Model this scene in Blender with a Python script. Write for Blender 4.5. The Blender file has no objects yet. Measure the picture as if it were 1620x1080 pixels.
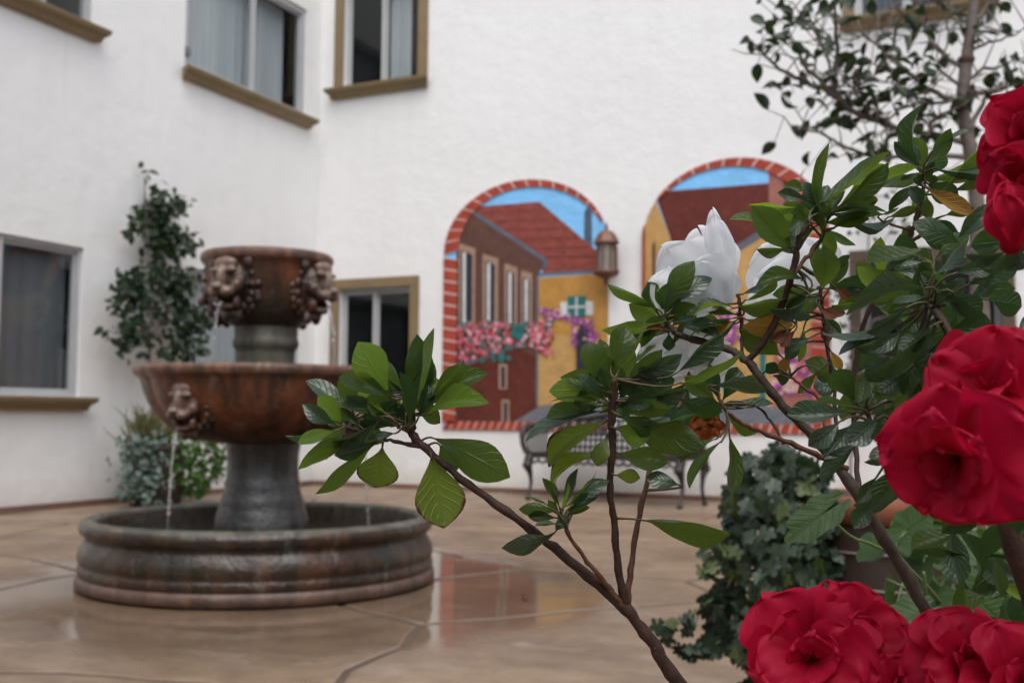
import bpy, bmesh, math, random
from mathutils import Vector, Matrix, noise as mnoise
from math import sin, cos, pi, radians, sqrt, atan2, exp

scene = bpy.context.scene
COL = scene.collection

# ------------------------------------------------------------------ camera
FPX, YAW, PITCH, ROLL = 1702.4, -0.43809, 0.06845, 0.00726
CAM = Vector((7.2465, -10.1715, 0.8))
FW = Vector((sin(YAW) * cos(PITCH), cos(YAW) * cos(PITCH), sin(PITCH)))
_r = Vector((cos(YAW), -sin(YAW), 0)); _u = _r.cross(FW)
RT = _r * cos(ROLL) + _u * sin(ROLL)
UP = -_r * sin(ROLL) + _u * cos(ROLL)
cd = bpy.data.cameras.new('camera')
cam = bpy.data.objects.new('camera', cd); COL.objects.link(cam)
cam.matrix_world = Matrix(((RT.x, UP.x, -FW.x, CAM.x), (RT.y, UP.y, -FW.y, CAM.y), (RT.z, UP.z, -FW.z, CAM.z), (0, 0, 0, 1)))
cd.sensor_width = 36; cd.lens = FPX / 1620 * 36
cd.clip_start = 0.02; cd.clip_end = 500
cd.dof.use_dof = True; cd.dof.focus_distance = 0.80; cd.dof.aperture_fstop = 10.5
scene.camera = cam

# ------------------------------------------------------------------ sky, sun, exposure
SUN_EL, SUN_AZ = radians(60), radians(148)      # azimuth from +y, clockwise
world = bpy.data.worlds.new('World'); scene.world = world; world.use_nodes = True
wn = world.node_tree
sky = wn.nodes.new('ShaderNodeTexSky'); sky.sky_type = 'NISHITA'; sky.sun_disc = False
sky.sun_elevation = SUN_EL; sky.sun_rotation = SUN_AZ
sky.dust_density = 3.0; sky.air_density = 1.0
hs = wn.nodes.new('ShaderNodeHueSaturation'); hs.inputs['Saturation'].default_value = 0.50
wn.links.new(sky.outputs[0], hs.inputs['Color'])
wn.links.new(hs.outputs[0], wn.nodes['Background'].inputs[0])
wn.nodes['Background'].inputs[1].default_value = 0.13
sl = bpy.data.lights.new('sun', 'SUN'); sl.energy = 0.9; sl.angle = radians(60); sl.color = (1, 0.985, 0.96)
sun = bpy.data.objects.new('sun', sl); COL.objects.link(sun)
sd = Vector((sin(SUN_AZ) * cos(SUN_EL), cos(SUN_AZ) * cos(SUN_EL), sin(SUN_EL)))
sun.rotation_euler = sd.to_track_quat('Z', 'Y').to_euler()
scene.view_settings.view_transform = 'Standard'; scene.view_settings.look = 'None'
scene.view_settings.gamma = 1; scene.view_settings.use_curve_mapping = False
scene.view_settings.exposure = 0.76
scene.cycles.use_denoising = True
scene.cycles.max_bounces = 10; scene.cycles.transparent_max_bounces = 16
scene.cycles.caustics_reflective = False; scene.cycles.caustics_refractive = False

# ------------------------------------------------------------------ helpers
def at(px, py, d):
    return CAM + d * (FW + (px - 810) / FPX * RT - (py - 540) / FPX * UP)
def on_back(px, py, off=0.0):
    v = FW + (px - 810) / FPX * RT - (py - 540) / FPX * UP
    t = (-off - CAM.y) / v.y
    return CAM + t * v
def on_floor(px, py, z=0.0):
    v = FW + (px - 810) / FPX * RT - (py - 540) / FPX * UP
    return CAM + (z - CAM.z) / v.z * v

def tag(o, label=None, cat=None, group=None, kind=None):
    if label: o['label'] = label
    if cat: o['category'] = cat
    if group: o['group'] = group
    if kind: o['kind'] = kind
    return o
_loc = {}
def attach(o, parent):
    if parent is not None:
        o.parent = parent
        if parent.name in _loc:
            o.matrix_parent_inverse = Matrix.Translation(_loc[parent.name]).inverted()
    return o
def thing(name, label, cat, loc=(0, 0, 0), group=None):
    o = bpy.data.objects.new(name, None); COL.objects.link(o); o.location = loc
    o.empty_display_size = 0.1
    _loc[o.name] = Vector(loc)
    return tag(o, label, cat, group)
def link_mesh(name, me, parent=None, mw=None):
    o = bpy.data.objects.new(name, me); COL.objects.link(o)
    attach(o, parent)
    if mw is not None: o.matrix_basis = mw
    return o

class MB:
    def __init__(s): s.v = []; s.f = []; s.uv = {}
    def add(s, vs, fs):
        b = len(s.v); s.v += [tuple(v) for v in vs]; s.f += [tuple(i + b for i in f) for f in fs]; return b
    def box(s, lo, hi):
        x0, y0, z0 = lo; x1, y1, z1 = hi
        s.add([(x0,y0,z0),(x1,y0,z0),(x1,y1,z0),(x0,y1,z0),(x0,y0,z1),(x1,y0,z1),(x1,y1,z1),(x0,y1,z1)],
              [(0,3,2,1),(4,5,6,7),(0,1,5,4),(1,2,6,5),(2,3,7,6),(3,0,4,7)])
    def hexa(s, p):   # 8 points, bottom ring then top ring
        s.add(p, [(0,3,2,1),(4,5,6,7),(0,1,5,4),(1,2,6,5),(2,3,7,6),(3,0,4,7)])
    def prism(s, poly, a, b):  # poly points; offset vectors a,b
        n = len(poly); A = [Vector(p) + Vector(a) for p in poly]; B = [Vector(p) + Vector(b) for p in poly]
        s.add(A + B, [tuple(range(n))[::-1], tuple(range(n, 2 * n))] + [(i, (i + 1) % n, n + (i + 1) % n, n + i) for i in range(n)])
    def tube(s, pts, rad, sides=8, cap=True, wob=0.0, rng=None):
        pts = [Vector(p) for p in pts]; n = len(pts)
        if not isinstance(rad, (list, tuple)): rad = [rad] * n
        t0 = (pts[1] - pts[0]).normalized()
        ref = Vector((0, 0, 1)) if abs(t0.z) < 0.9 else Vector((1, 0, 0))
        nrm = t0.cross(ref).normalized(); vs = []
        for i in range(n):
            t = (pts[min(i + 1, n - 1)] - pts[max(i - 1, 0)])
            t = t.normalized() if t.length > 1e-9 else t0
            nrm = (nrm - t * nrm.dot(t)).normalized(); bn = t.cross(nrm)
            for k in range(sides):
                a = 2 * pi * k / sides
                r = rad[i] * (1 + (rng.uniform(-wob, wob) if rng else 0))
                vs.append(pts[i] + (nrm * cos(a) + bn * sin(a)) * r)
        fs = [(i * sides + k, i * sides + (k + 1) % sides, (i + 1) * sides + (k + 1) % sides, (i + 1) * sides + k) for i in range(n - 1) for k in range(sides)]
        if cap: fs += [tuple(range(sides))[::-1], tuple((n - 1) * sides + k for k in range(sides))]
        s.add(vs, fs)
    def lathe(s, prof, c, seg=64, mod=None, closed=True):
        c = Vector(c); n = len(prof); vs = []
        for i, (r, z) in enumerate(prof):
            for k in range(seg):
                a = 2 * pi * k / seg
                rr, zz = (r, z) if mod is None else mod(r, z, a, i)
                vs.append((c.x + rr * cos(a), c.y + rr * sin(a), c.z + zz))
        fs = [(i * seg + k, i * seg + (k + 1) % seg, (i + 1) * seg + (k + 1) % seg, (i + 1) * seg + k) for i in range(n - 1) for k in range(seg)]
        if closed: fs += [tuple(range(seg))[::-1], tuple((n - 1) * seg + k for k in range(seg))]
        s.add(vs, fs)
    def ell(s, c, r, m=None, seg=14, ring=9):
        vs = []; c = Vector(c)
        for i in range(ring + 1):
            ph = pi * i / ring
            for k in range(seg):
                a = 2 * pi * k / seg
                v = Vector((r[0] * sin(ph) * cos(a), r[1] * sin(ph) * sin(a), r[2] * cos(ph)))
                if m is not None: v = m @ v
                vs.append(c + v)
        s.add(vs, [(i * seg + k, (i + 1) * seg + k, (i + 1) * seg + (k + 1) % seg, i * seg + (k + 1) % seg) for i in range(ring) for k in range(seg)])
    def mesh(s, name, mat, smooth=False):
        me = bpy.data.meshes.new(name); me.from_pydata(s.v, [], s.f)
        for m in (mat if isinstance(mat, (list, tuple)) else [mat]): me.materials.append(m)
        if smooth: me.polygons.foreach_set('use_smooth', [True] * len(me.polygons))
        me.validate(); me.update(); return me
    def build(s, name, mat, parent=None, smooth=False, fixn=False):
        me = s.mesh(name, mat, smooth)
        if fixn:
            bm = bmesh.new(); bm.from_mesh(me); bmesh.ops.remove_doubles(bm, verts=bm.verts, dist=1e-5)
            bmesh.ops.recalc_face_normals(bm, faces=bm.faces); bm.to_mesh(me); bm.free()
        return link_mesh(name, me, parent)
def sharp(o, ang=35):
    me = o.data
    try: me.set_sharp_from_angle(angle=radians(ang))
    except Exception: pass
    return o
def bevel(o, w, seg=2):
    m = o.modifiers.new('bevel', 'BEVEL'); m.width = w; m.segments = seg; m.limit_method = 'ANGLE'; return o
def smooth_path(pts, rad=None, k=5):
    pts = [Vector(p) for p in pts]; out = []; ro = []
    if rad is None: rad = [0] * len(pts)
    n = len(pts)
    for i in range(n - 1):
        p0, p1, p2, p3 = pts[max(i - 1, 0)], pts[i], pts[i + 1], pts[min(i + 2, n - 1)]
        for j in range(k):
            t = j / k
            out.append(0.5 * ((2 * p1) + (p2 - p0) * t + (2 * p0 - 5 * p1 + 4 * p2 - p3) * t * t + (3 * p1 - p0 - 3 * p2 + p3) * t ** 3))
            ro.append(rad[i] + (rad[i + 1] - rad[i]) * t)
    out.append(pts[-1]); ro.append(rad[-1]); return out, ro

# ------------------------------------------------------------------ material helpers
def mk(name):
    m = bpy.data.materials.new(name); m.use_nodes = True
    return m, m.node_tree, m.node_tree.nodes['Principled BSDF']
def setin(nt, sock, v):
    if isinstance(v, bpy.types.NodeSocket): nt.links.new(v, sock)
    else: sock.default_value = (*v, 1) if isinstance(v, tuple) and len(v) == 3 and sock.type == 'RGBA' else v
def nd(nt, t, inp=None, **kw):
    n = nt.nodes.new(t)
    for k, v in kw.items(): setattr(n, k, v)
    for k, v in (inp or {}).items(): setin(nt, n.inputs[k], v)
    return n
def math_(nt, op, a, b=0.0, clamp=False):
    n = nd(nt, 'ShaderNodeMath', {0: a, 1: b}, operation=op); n.use_clamp = clamp; return n.outputs[0]
def mixc(nt, f, a, b, mode='MIX'):
    n = nd(nt, 'ShaderNodeMix', data_type='RGBA', blend_type=mode)
    setin(nt, n.inputs[0], f); setin(nt, n.inputs[6], a); setin(nt, n.inputs[7], b); return n.outputs[2]
def pos(nt, scale=(1, 1, 1)):
    g = nd(nt, 'ShaderNodeNewGeometry')
    if scale == (1, 1, 1): return g.outputs['Position']
    return nd(nt, 'ShaderNodeVectorMath', {0: g.outputs['Position'], 1: scale}, operation='MULTIPLY').outputs[0]
def noise(nt, vec, scale, detail=4, rough=0.55):
    return nd(nt, 'ShaderNodeTexNoise', {'Vector': vec, 'Scale': scale, 'Detail': detail, 'Roughness': rough}).outputs[0]
def ramp(nt, f, a, b, clamp=True):
    n = nd(nt, 'ShaderNodeMapRange', {0: f, 1: a, 2: b, 3: 0.0, 4: 1.0}); n.clamp = clamp; return n.outputs[0]
def bump(nt, bs, h, strength, dist=0.01):
    b = nd(nt, 'ShaderNodeBump', {'Height': h, 'Strength': strength, 'Distance': dist}); nt.links.new(b.outputs[0], bs.inputs['Normal']); return b
def plain(name, c1, c2=None, scale=6, rough=0.6, bmp=0.0, bscale=40, stretch=(1, 1, 1), metal=0.0, spec=0.5, rnd=0.0, dist=0.004):
    m, nt, bs = mk(name)
    p = pos(nt, stretch)
    if c2 is None: c2 = tuple(x * 0.8 for x in c1)
    f = ramp(nt, noise(nt, p, scale, 6), 0.3, 0.7)
    col = mixc(nt, f, c1, c2)
    if rnd:
        oi = nd(nt, 'ShaderNodeObjectInfo')
        col = mixc(nt, 1.0, col, nd(nt, 'ShaderNodeCombineColor', {k: ramp_r(nt, oi.outputs['Random'], 1 - rnd, 1 + rnd) for k in (0, 1, 2)}).outputs[0], 'MULTIPLY')
    setin(nt, bs.inputs['Base Color'], col)
    bs.inputs['Roughness'].default_value = rough; bs.inputs['Metallic'].default_value = metal
    bs.inputs['Specular IOR Level'].default_value = spec
    if bmp: bump(nt, bs, noise(nt, p, bscale, 4), bmp, dist)
    return m
def ramp_r(nt, f, a, b):
    return nd(nt, 'ShaderNodeMapRange', {0: f, 1: 0.0, 2: 1.0, 3: a, 4: b}).outputs[0]

M = {}
def stucco():
    m, nt, bs = mk('white_stucco'); p = pos(nt)
    a = ramp(nt, noise(nt, p, 0.7, 5), 0.35, 0.7); b = ramp(nt, noise(nt, pos(nt, (3, 3, 0.5)), 1.6, 6), 0.45, 0.8)
    c = mixc(nt, a, (0.80, 0.80, 0.79), (0.77, 0.77, 0.76)); c = mixc(nt, math_(nt, 'MULTIPLY', b, 0.35), c, (0.69, 0.68, 0.66))
    dr = ramp(nt, noise(nt, pos(nt, (7, 7, 0.35)), 1.0, 6, 0.6), 0.60, 0.74); c = mixc(nt, math_(nt, 'MULTIPLY', dr, 0.22), c, (0.52, 0.50, 0.46))
    pz = nd(nt, 'ShaderNodeSeparateXYZ', {0: p}).outputs[2]; sp_ = math_(nt, 'SUBTRACT', 1.0, ramp(nt, math_(nt, 'ADD', pz, math_(nt, 'MULTIPLY', noise(nt, p, 5, 6, 0.7), 0.30)), 0.16, 0.42))
    c = mixc(nt, math_(nt, 'MULTIPLY', sp_, 0.5), c, (0.46, 0.40, 0.34))
    setin(nt, bs.inputs['Base Color'], c); bs.inputs['Roughness'].default_value = 0.85; bs.inputs['Specular IOR Level'].default_value = 0.2
    h = math_(nt, 'ADD', noise(nt, p, 5, 5), math_(nt, 'MULTIPLY', noise(nt, p, 45, 3), 0.25))
    bump(nt, bs, h, 0.38, 0.03); return m
M['stucco'] = stucco()
M['tan'] = plain('tan_trim_paint', (0.23, 0.165, 0.085), (0.19, 0.135, 0.065), 4, 0.7, 0.2, 30)
M['brown_trim'] = plain('brown_trim_paint', (0.10, 0.065, 0.04), (0.07, 0.045, 0.03), 4, 0.6, 0.2, 30)
M['alu'] = plain('window_aluminium', (0.46, 0.47, 0.48), (0.40, 0.41, 0.42), 4, 0.4, metal=0.0)
M['alu_dark'] = plain('dark_aluminium', (0.16, 0.165, 0.17), (0.12, 0.12, 0.125), 4, 0.45)
M['curtain'] = plain('curtain_cloth', (0.72, 0.72, 0.72), (0.60, 0.60, 0.61), 3, 0.9, 0.1, 200, (1, 1, 0.1))
M['screen'] = plain('insect_screen', (0.19, 0.195, 0.205), (0.15, 0.155, 0.165), 3, 0.8, stretch=(1, 1, 0.15))
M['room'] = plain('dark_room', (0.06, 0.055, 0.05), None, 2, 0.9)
M['base'] = plain('baseboard', (0.20, 0.11, 0.075), (0.13, 0.075, 0.055), 5, 0.7, 0.2)
def glass():
    m, nt, bs = mk('window_glass'); nt.nodes.remove(bs)
    tr = nd(nt, 'ShaderNodeBsdfTransparent', {0: (0.86, 0.89, 0.90)}); gl = nd(nt, 'ShaderNodeBsdfGlossy', {'Roughness': 0.02})
    lw = nd(nt, 'ShaderNodeLayerWeight', {'Blend': 0.5})
    fr = math_(nt, 'ADD', math_(nt, 'MULTIPLY', math_(nt, 'POWER', lw.outputs['Facing'], 4.0), 0.9), 0.035)
    mx = nd(nt, 'ShaderNodeMixShader', {0: fr, 1: tr.outputs[0], 2: gl.outputs[0]})
    nt.links.new(mx.outputs[0], nt.nodes['Material Output'].inputs[0]); return m
M['glass'] = glass()
FC = Vector((3.921, -5.917, 0.0))     # fountain centre
def floor_mat():
    m, nt, bs = mk('stamped_concrete'); p = pos(nt)
    oi = nd(nt, 'ShaderNodeObjectInfo')
    a = ramp(nt, noise(nt, p, 1.6, 8, 0.68), 0.36, 0.64); b = ramp(nt, noise(nt, pos(nt, (1, 1.8, 1)), 5.5, 9, 0.72), 0.45, 0.68)
    c = mixc(nt, a, (0.285, 0.20, 0.128), (0.15, 0.10, 0.064)); c = mixc(nt, math_(nt, 'MULTIPLY', b, 0.6), c, (0.115, 0.076, 0.054))
    s = ramp(nt, noise(nt, pos(nt, (1, 2.2, 1)), 1.4, 10, 0.74), 0.56, 0.66)
    c = mixc(nt, math_(nt, 'MULTIPLY', s, 0.55), c, (0.36, 0.30, 0.25))
    c = mixc(nt, 1.0, c, nd(nt, 'ShaderNodeCombineColor', {k: ramp_r(nt, oi.outputs['Random'], 0.9, 1.08) for k in (0, 1, 2)}).outputs[0], 'MULTIPLY')
    d = nd(nt, 'ShaderNodeVectorMath', {0: p, 1: (FC.x + 0.28, FC.y - 0.05, 0)}, operation='DISTANCE').outputs['Value']
    dn = math_(nt, 'ADD', d, math_(nt, 'MULTIPLY', math_(nt, 'SUBTRACT', noise(nt, p, 1.6, 4), 0.5), 1.3))
    wet = math_(nt, 'SUBTRACT', 1.0, ramp(nt, dn, 1.30, 1.75))
    c = mixc(nt, math_(nt, 'MULTIPLY', wet, 0.45), c, (0.085, 0.055, 0.038))
    setin(nt, bs.inputs['Base Color'], c)
    r = math_(nt, 'ADD', math_(nt, 'MULTIPLY', noise(nt, p, 3, 5), 0.7), 0.12)
    r2 = nd(nt, 'ShaderNodeMix', {0: wet, 2: r, 3: 0.07}); setin(nt, bs.inputs['Roughness'], r2.outputs[0])
    h = math_(nt, 'ADD', noise(nt, p, 3, 6), math_(nt, 'MULTIPLY', noise(nt, p, 30, 4), 0.2))
    bb = bump(nt, bs, h, 0.3, 0.02)
    setin(nt, bb.inputs['Strength'], ramp_r(nt, wet, 0.9, 0.05)); return m
M['floor'] = floor_mat()
M['joint'] = plain('joint_mortar', (0.11, 0.075, 0.055), (0.06, 0.042, 0.03), 3, 0.8, 0.3)

# ------------------------------------------------------------------ floor with separate slabs
def clip(poly, px, py, nx, ny):
    out = []
    for i in range(len(poly)):
        a, b = poly[i], poly[(i + 1) % len(poly)]
        da = (a[0] - px) * nx + (a[1] - py) * ny; db = (b[0] - px) * nx + (b[1] - py) * ny
        if da <= 0: out.append(a)
        if (da < 0) != (db < 0) and da != db:
            t = da / (da - db); out.append((a[0] + (b[0] - a[0]) * t, a[1] + (b[1] - a[1]) * t))
    return out
XW, YW = 12.6, -13.6
g = MB(); g.box((-0.3, YW - 0.3, -0.2), (XW + 0.3, 0.3, -0.006)); ground = g.build('patio_floor', M['joint']); tag(ground, kind='structure')
rs = random.Random(11); seeds = []
for i in range(8):
    for j in range(9):
        seeds.append(((i + 0.5 + rs.uniform(-0.42, 0.42)) * XW / 8, YW + (j + 0.5 + rs.uniform(-0.42, 0.42)) * -YW / 9))
for i, (sx, sy) in enumerate(seeds):
    poly = [(0.012, YW + 0.012), (XW - 0.012, YW + 0.012), (XW - 0.012, -0.012), (0.012, -0.012)]
    for j, (tx, ty) in enumerate(seeds):
        if j == i: continue
        dx, dy = tx - sx, ty - sy; L = sqrt(dx * dx + dy * dy)
        if L > 4.5: continue
        k = 0.5 - 0.013 / L
        poly = clip(poly, sx + dx * k, sy + dy * k, dx, dy)
        if len(poly) < 3: break
    if len(poly) < 3: continue
    # roughen the edges a little
    q = []
    for a in range(len(poly)):
        p0, p1 = Vector((*poly[a], 0)), Vector((*poly[(a + 1) % len(poly)], 0)); L = (p1 - p0).length
        n = max(1, int(L / 0.16)); nr = Vector((-(p1 - p0).y, (p1 - p0).x, 0)).normalized()
        for b in range(n):
            t = b / n; w = p0.lerp(p1, t)
            o = (mnoise.noise(w * 2.6) * 0.05 if True else 0)
            q.append(w + Vector((mnoise.noise(w * 2.1 + Vector((9, 0, 0))), mnoise.noise(w * 2.1 + Vector((0, 7, 0))), 0)) * 0.085)
    cc = sum(q, Vector()) / len(q)
    mb = MB(); n = len(q)
    ins = [v + (cc - v).normalized() * 0.014 for v in q]
    mb.add([(v.x, v.y, -0.008) for v in q] + [(v.x, v.y, -0.0035) for v in q] + [(v.x, v.y, 0) for v in ins],
           [(a, (a + 1) % n, n + (a + 1) % n, n + a) for a in range(n)] + [(n + a, n + (a + 1) % n, 2 * n + (a + 1) % n, 2 * n + a) for a in range(n)] + [tuple(range(2 * n, 3 * n))])
    mb.build('slab', M['floor'], ground, fixn=True)

# ------------------------------------------------------------------ building round the courtyard
WH = 7.2
bld = thing('courtyard_building', 'white stucco building wrapped around the patio with tan window sills', 'building', (0, 0, 0))
def backpt(s, d, z): return Vector((s, -d, z))
def leftpt(s, d, z): return Vector((d, s, z))
def wall(pt, s0, s1, z1, holes, reveal=0.16):
    ss = sorted({s0, s1} | {h[0] for h in holes} | {h[1] for h in holes}); zz = sorted({0.0, z1} | {h[2] for h in holes} | {h[3] for h in holes})
    mb = MB(); idx = {}
    def vid(i, j):
        if (i, j) not in idx: idx[(i, j)] = mb.add([pt(ss[i], 0, zz[j])], [])
        return idx[(i, j)]
    for i in range(len(ss) - 1):
        for j in range(len(zz) - 1):
            cs, cz = (ss[i] + ss[i + 1]) / 2, (zz[j] + zz[j + 1]) / 2
            if any(h[0] < cs < h[1] and h[2] < cz < h[3] for h in holes): continue
            mb.f.append((vid(i, j), vid(i + 1, j), vid(i + 1, j + 1), vid(i, j + 1)))
    for a, b, c, d in holes:
        P = [pt(a, 0, c), pt(b, 0, c), pt(b, 0, d), pt(a, 0, d)]; Q = [pt(a, -reveal, c), pt(b, -reveal, c), pt(b, -reveal, d), pt(a, -reveal, d)]
        mb.add(P + Q, [(k, (k + 1) % 4, 4 + (k + 1) % 4, 4 + k) for k in range(4)])
    # thickness behind
    P = [pt(s0, 0, 0), pt(s1, 0, 0), pt(s1, 0, z1), pt(s0, 0, z1)]; Q = [pt(s0, -0.24, 0), pt(s1, -0.24, 0), pt(s1, -0.24, z1), pt(s0, -0.24, z1)]
    mb.add(P + Q, [(k, (k + 1) % 4, 4 + (k + 1) % 4, 4 + k) for k in range(4)])
    return mb.build('wall', M['stucco'], bld)
LEFT = [(-5.25, -3.41, 0.93, 2.21), (-2.16, -0.28, 0.93, 2.21), (-2.25, -0.29, 4.14, 5.40), (-5.25, -3.40, 4.14, 5.40)]
BACK = [(0.32, 1.25, 0.95, 2.21), (0.32, 1.31, 4.52, 5.75), (6.0, 7.15, 0.95, 2.21), (5.97, 7.05, 4.48, 5.75)]
wall(leftpt, YW, 0.0, WH, LEFT); wall(backpt, 0.0, XW, WH, BACK)
wall(lambda s, d, z: Vector((XW - d, s, z)), YW, 0.0, 5.2, []); wall(lambda s, d, z: Vector((s, YW + d, z)), 0.0, XW, 4.4, [])  # unseen right and rear walls, added with heights set to shape the foreground light

def pbox(mb, pt, s0, s1, d0, d1, z0, z1):
    mb.hexa([pt(s0, d0, z0), pt(s1, d0, z0), pt(s1, d1, z0), pt(s0, d1, z0), pt(s0, d0, z1), pt(s1, d0, z1), pt(s1, d1, z1), pt(s0, d1, z1)])
def window(pt, h, mulls, fd, fw=0.034, fm='alu', surround=None, sm='tan', sill=True, sill_ext=0.1, sillm='tan', sillt=0.115):
    a, b, c, d = h; e = 0.002
    f = MB()
    pbox(f, pt, a + e, b - e, fd - 0.05, fd, c + e, c + fw); pbox(f, pt, a + e, b - e, fd - 0.05, fd, d - fw, d - e)
    pbox(f, pt, a + e, a + fw, fd - 0.05, fd - e, c + fw, d - fw); pbox(f, pt, b - fw, b - e, fd - 0.05, fd - e, c + fw, d - fw)
    w = f.build('window', M[fm], bld, fixn=True)
    xs = [a + fw] + mulls + [b - fw]
    for k, m in enumerate(mulls):
        mm = MB(); pbox(mm, pt, m - 0.015, m + 0.015, fd - 0.045, fd + 0.004, c + fw, d - fw); mm.build('mullion', M[fm], w, fixn=True)
    for k in range(len(xs) - 1):
        l = xs[k] + (0.015 if k else 0); r = xs[k + 1] - (0.015 if k < len(xs) - 2 else 0)
        s = MB()
        dd = fd - 0.03 - 0.012 * (k % 2)
        for (x0, x1, z0, z1) in ((l, r, c + fw, c + fw + 0.03), (l, r, d - fw - 0.03, d - fw), (l, l + 0.025, c + fw + 0.03, d - fw - 0.03), (r - 0.025, r, c + fw + 0.03, d - fw - 0.03)):
            pbox(s, pt, x0, x1, dd - 0.01, dd + 0.012, z0, z1)
        s.build('sash', M[fm], w, fixn=True)
        g = MB(); pbox(g, pt, l + 0.02, r - 0.02, dd - 0.002, dd + 0.002, c + fw + 0.025, d - fw - 0.025); g.build('pane', M['glass'], w, fixn=True)
    if surround:
        q = MB(); W = surround
        pbox(q, pt, a - W, b + W, 0.0, 0.035, d, d + W); pbox(q, pt, a - W, a, 0.0, 0.033, c, d - 0.001); pbox(q, pt, b, b + W, 0.0, 0.033, c, d - 0.001)
        bevel(q.build('surround', M[sm], w, fixn=True), 0.006)
    if sill:
        q = MB(); x0, x1 = a - sill_ext, b + sill_ext; t = sillt; z1 = c - 0.001
        prof = [(0.0, z1 - t), (0.05, z1 - t), (0.075, z1 - t * 0.62), (0.125, z1 - t * 0.38), (0.135, z1 - 0.02), (0.135, z1 - 0.004), (0.0, z1)]
        # return the moulding at both ends
        def ring(x, sg): return [pt(x - sg * (0.135 - dd) * 0.55, dd, zz) for dd, zz in prof]
        A, B = ring(x0, -1), ring(x1, 1); n = len(prof)
        q.add(A + B, [(k, (k + 1) % n, n + (k + 1) % n, n + k) for k in range(n)] + [tuple(range(n))[::-1], tuple(range(n, 2 * n))])
        q.build('sill', M[sillm], w, fixn=True)
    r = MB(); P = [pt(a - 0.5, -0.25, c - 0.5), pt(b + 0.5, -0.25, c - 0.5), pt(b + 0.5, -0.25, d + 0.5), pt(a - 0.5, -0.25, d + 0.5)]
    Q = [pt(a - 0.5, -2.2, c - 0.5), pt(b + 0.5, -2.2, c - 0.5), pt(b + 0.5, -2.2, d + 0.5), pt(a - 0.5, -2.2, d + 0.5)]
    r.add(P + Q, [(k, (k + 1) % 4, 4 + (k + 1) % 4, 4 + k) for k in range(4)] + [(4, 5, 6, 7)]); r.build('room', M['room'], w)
    return w
w_l1 = window(leftpt, LEFT[0], [-4.22], -0.03)
w_l2 = window(leftpt, LEFT[1], [-1.2], -0.03)
w_u2 = window(leftpt, LEFT[2], [-1.19], -0.02, fw=0.06)
w_u1 = window(leftpt, LEFT[3], [-4.3], -0.02)
w_b2 = window(backpt, BACK[0], [0.76], -0.05, surround=0.11, sill_ext=0.16)
w_b1 = window(backpt, BACK[1], [0.82], -0.05, surround=0.12, sill_ext=0.19)
w_b3 = window(backpt, BACK[2], [6.6], -0.05, surround=0.11, sm='brown_trim', fm='alu_dark', sillm='brown_trim')
w_b4 = window(backpt, BACK[3], [6.42], -0.05, surround=0.11, sill_ext=0.16)
lm = MB(); lm.lathe([(0.0, 0), (0.055, 0), (0.05, 0.02), (0, 0.025)], (0, 0, 0), 20)
lm.v = [(0.0 + z - 0.018, -2.2 + x * 0.75, 4.32 + y) for x, y, z in lm.v]; lm.build('latch', M['alu_dark'], w_u2, fixn=True)
bb = MB(); bb.box((0.0, YW, 0), (0.022, -0.024, 0.05)); bb.build('baseboard', M['base'], bld)
bb = MB(); bb.box((0.024, -0.022, 0), (XW, 0.0, 0.05)); bb.build('baseboard', M['base'], bld)

def curtain(pt, s0, s1, z0, z1, d, folds, label, mat='curtain', amp=0.035, seed=0):
    rc = random.Random(seed); n = folds * 8; mb = MB(); ph = [rc.uniform(-1, 1) for _ in range(6)]
    rows = 6; vs = []
    for j in range(rows):
        z = z0 + (z1 - z0) * j / (rows - 1)
        for i in range(n + 1):
            t = i / n; a = folds * 2 * pi * t + ph[0] + 1.5 * sin(3 * t * pi + ph[1]) + 0.3 * j * ph[2] / rows
            vs.append(pt(s0 + (s1 - s0) * t, d + amp * sin(a) * (0.6 + 0.4 * sin(5 * t + ph[3])), z))
    mb.add(vs, [(j * (n + 1) + i, j * (n + 1) + i + 1, (j + 1) * (n + 1) + i + 1, (j + 1) * (n + 1) + i) for j in range(rows - 1) for i in range(n)])
    o = mb.build('curtain', M[mat], None, True); return tag(o, label, 'curtain')
curtain(leftpt, -2.2, -1.16, 4.2, 5.36, -0.17, 11, 'wide grey curtain drawn behind the latched sash of the upper window near the corner', seed=1)
curtain(leftpt, -1.14, -0.46, 4.2, 5.36, -0.20, 9, 'narrower pleated curtain beside the dark gap in the upper window near the corner', seed=2)
curtain(leftpt, -5.2, -3.45, 0.98, 2.17, -0.16, 10, 'dim grey curtain filling the ground floor window beside the climbing camellia', 'screen', 0.02, seed=3)
curtain(leftpt, -2.1, -0.32, 0.98, 2.17, -0.15, 16, 'pale curtain in the ground floor window behind the fountain', seed=4)
curtain(leftpt, -5.0, -3.75, 4.2, 5.36, -0.17, 12, 'pale curtain in the upper window above the screened window', seed=5)
curtain(backpt, 0.86, 1.12, 4.62, 5.7, -0.16, 4, 'narrow pale curtain pushed aside in the tan framed upper window', seed=6)
curtain(backpt, 5.99, 6.38, 4.55, 5.7, -0.16, 6, 'blue grey curtain in the upper window behind the leafy tree', 'screen', seed=7)


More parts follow.
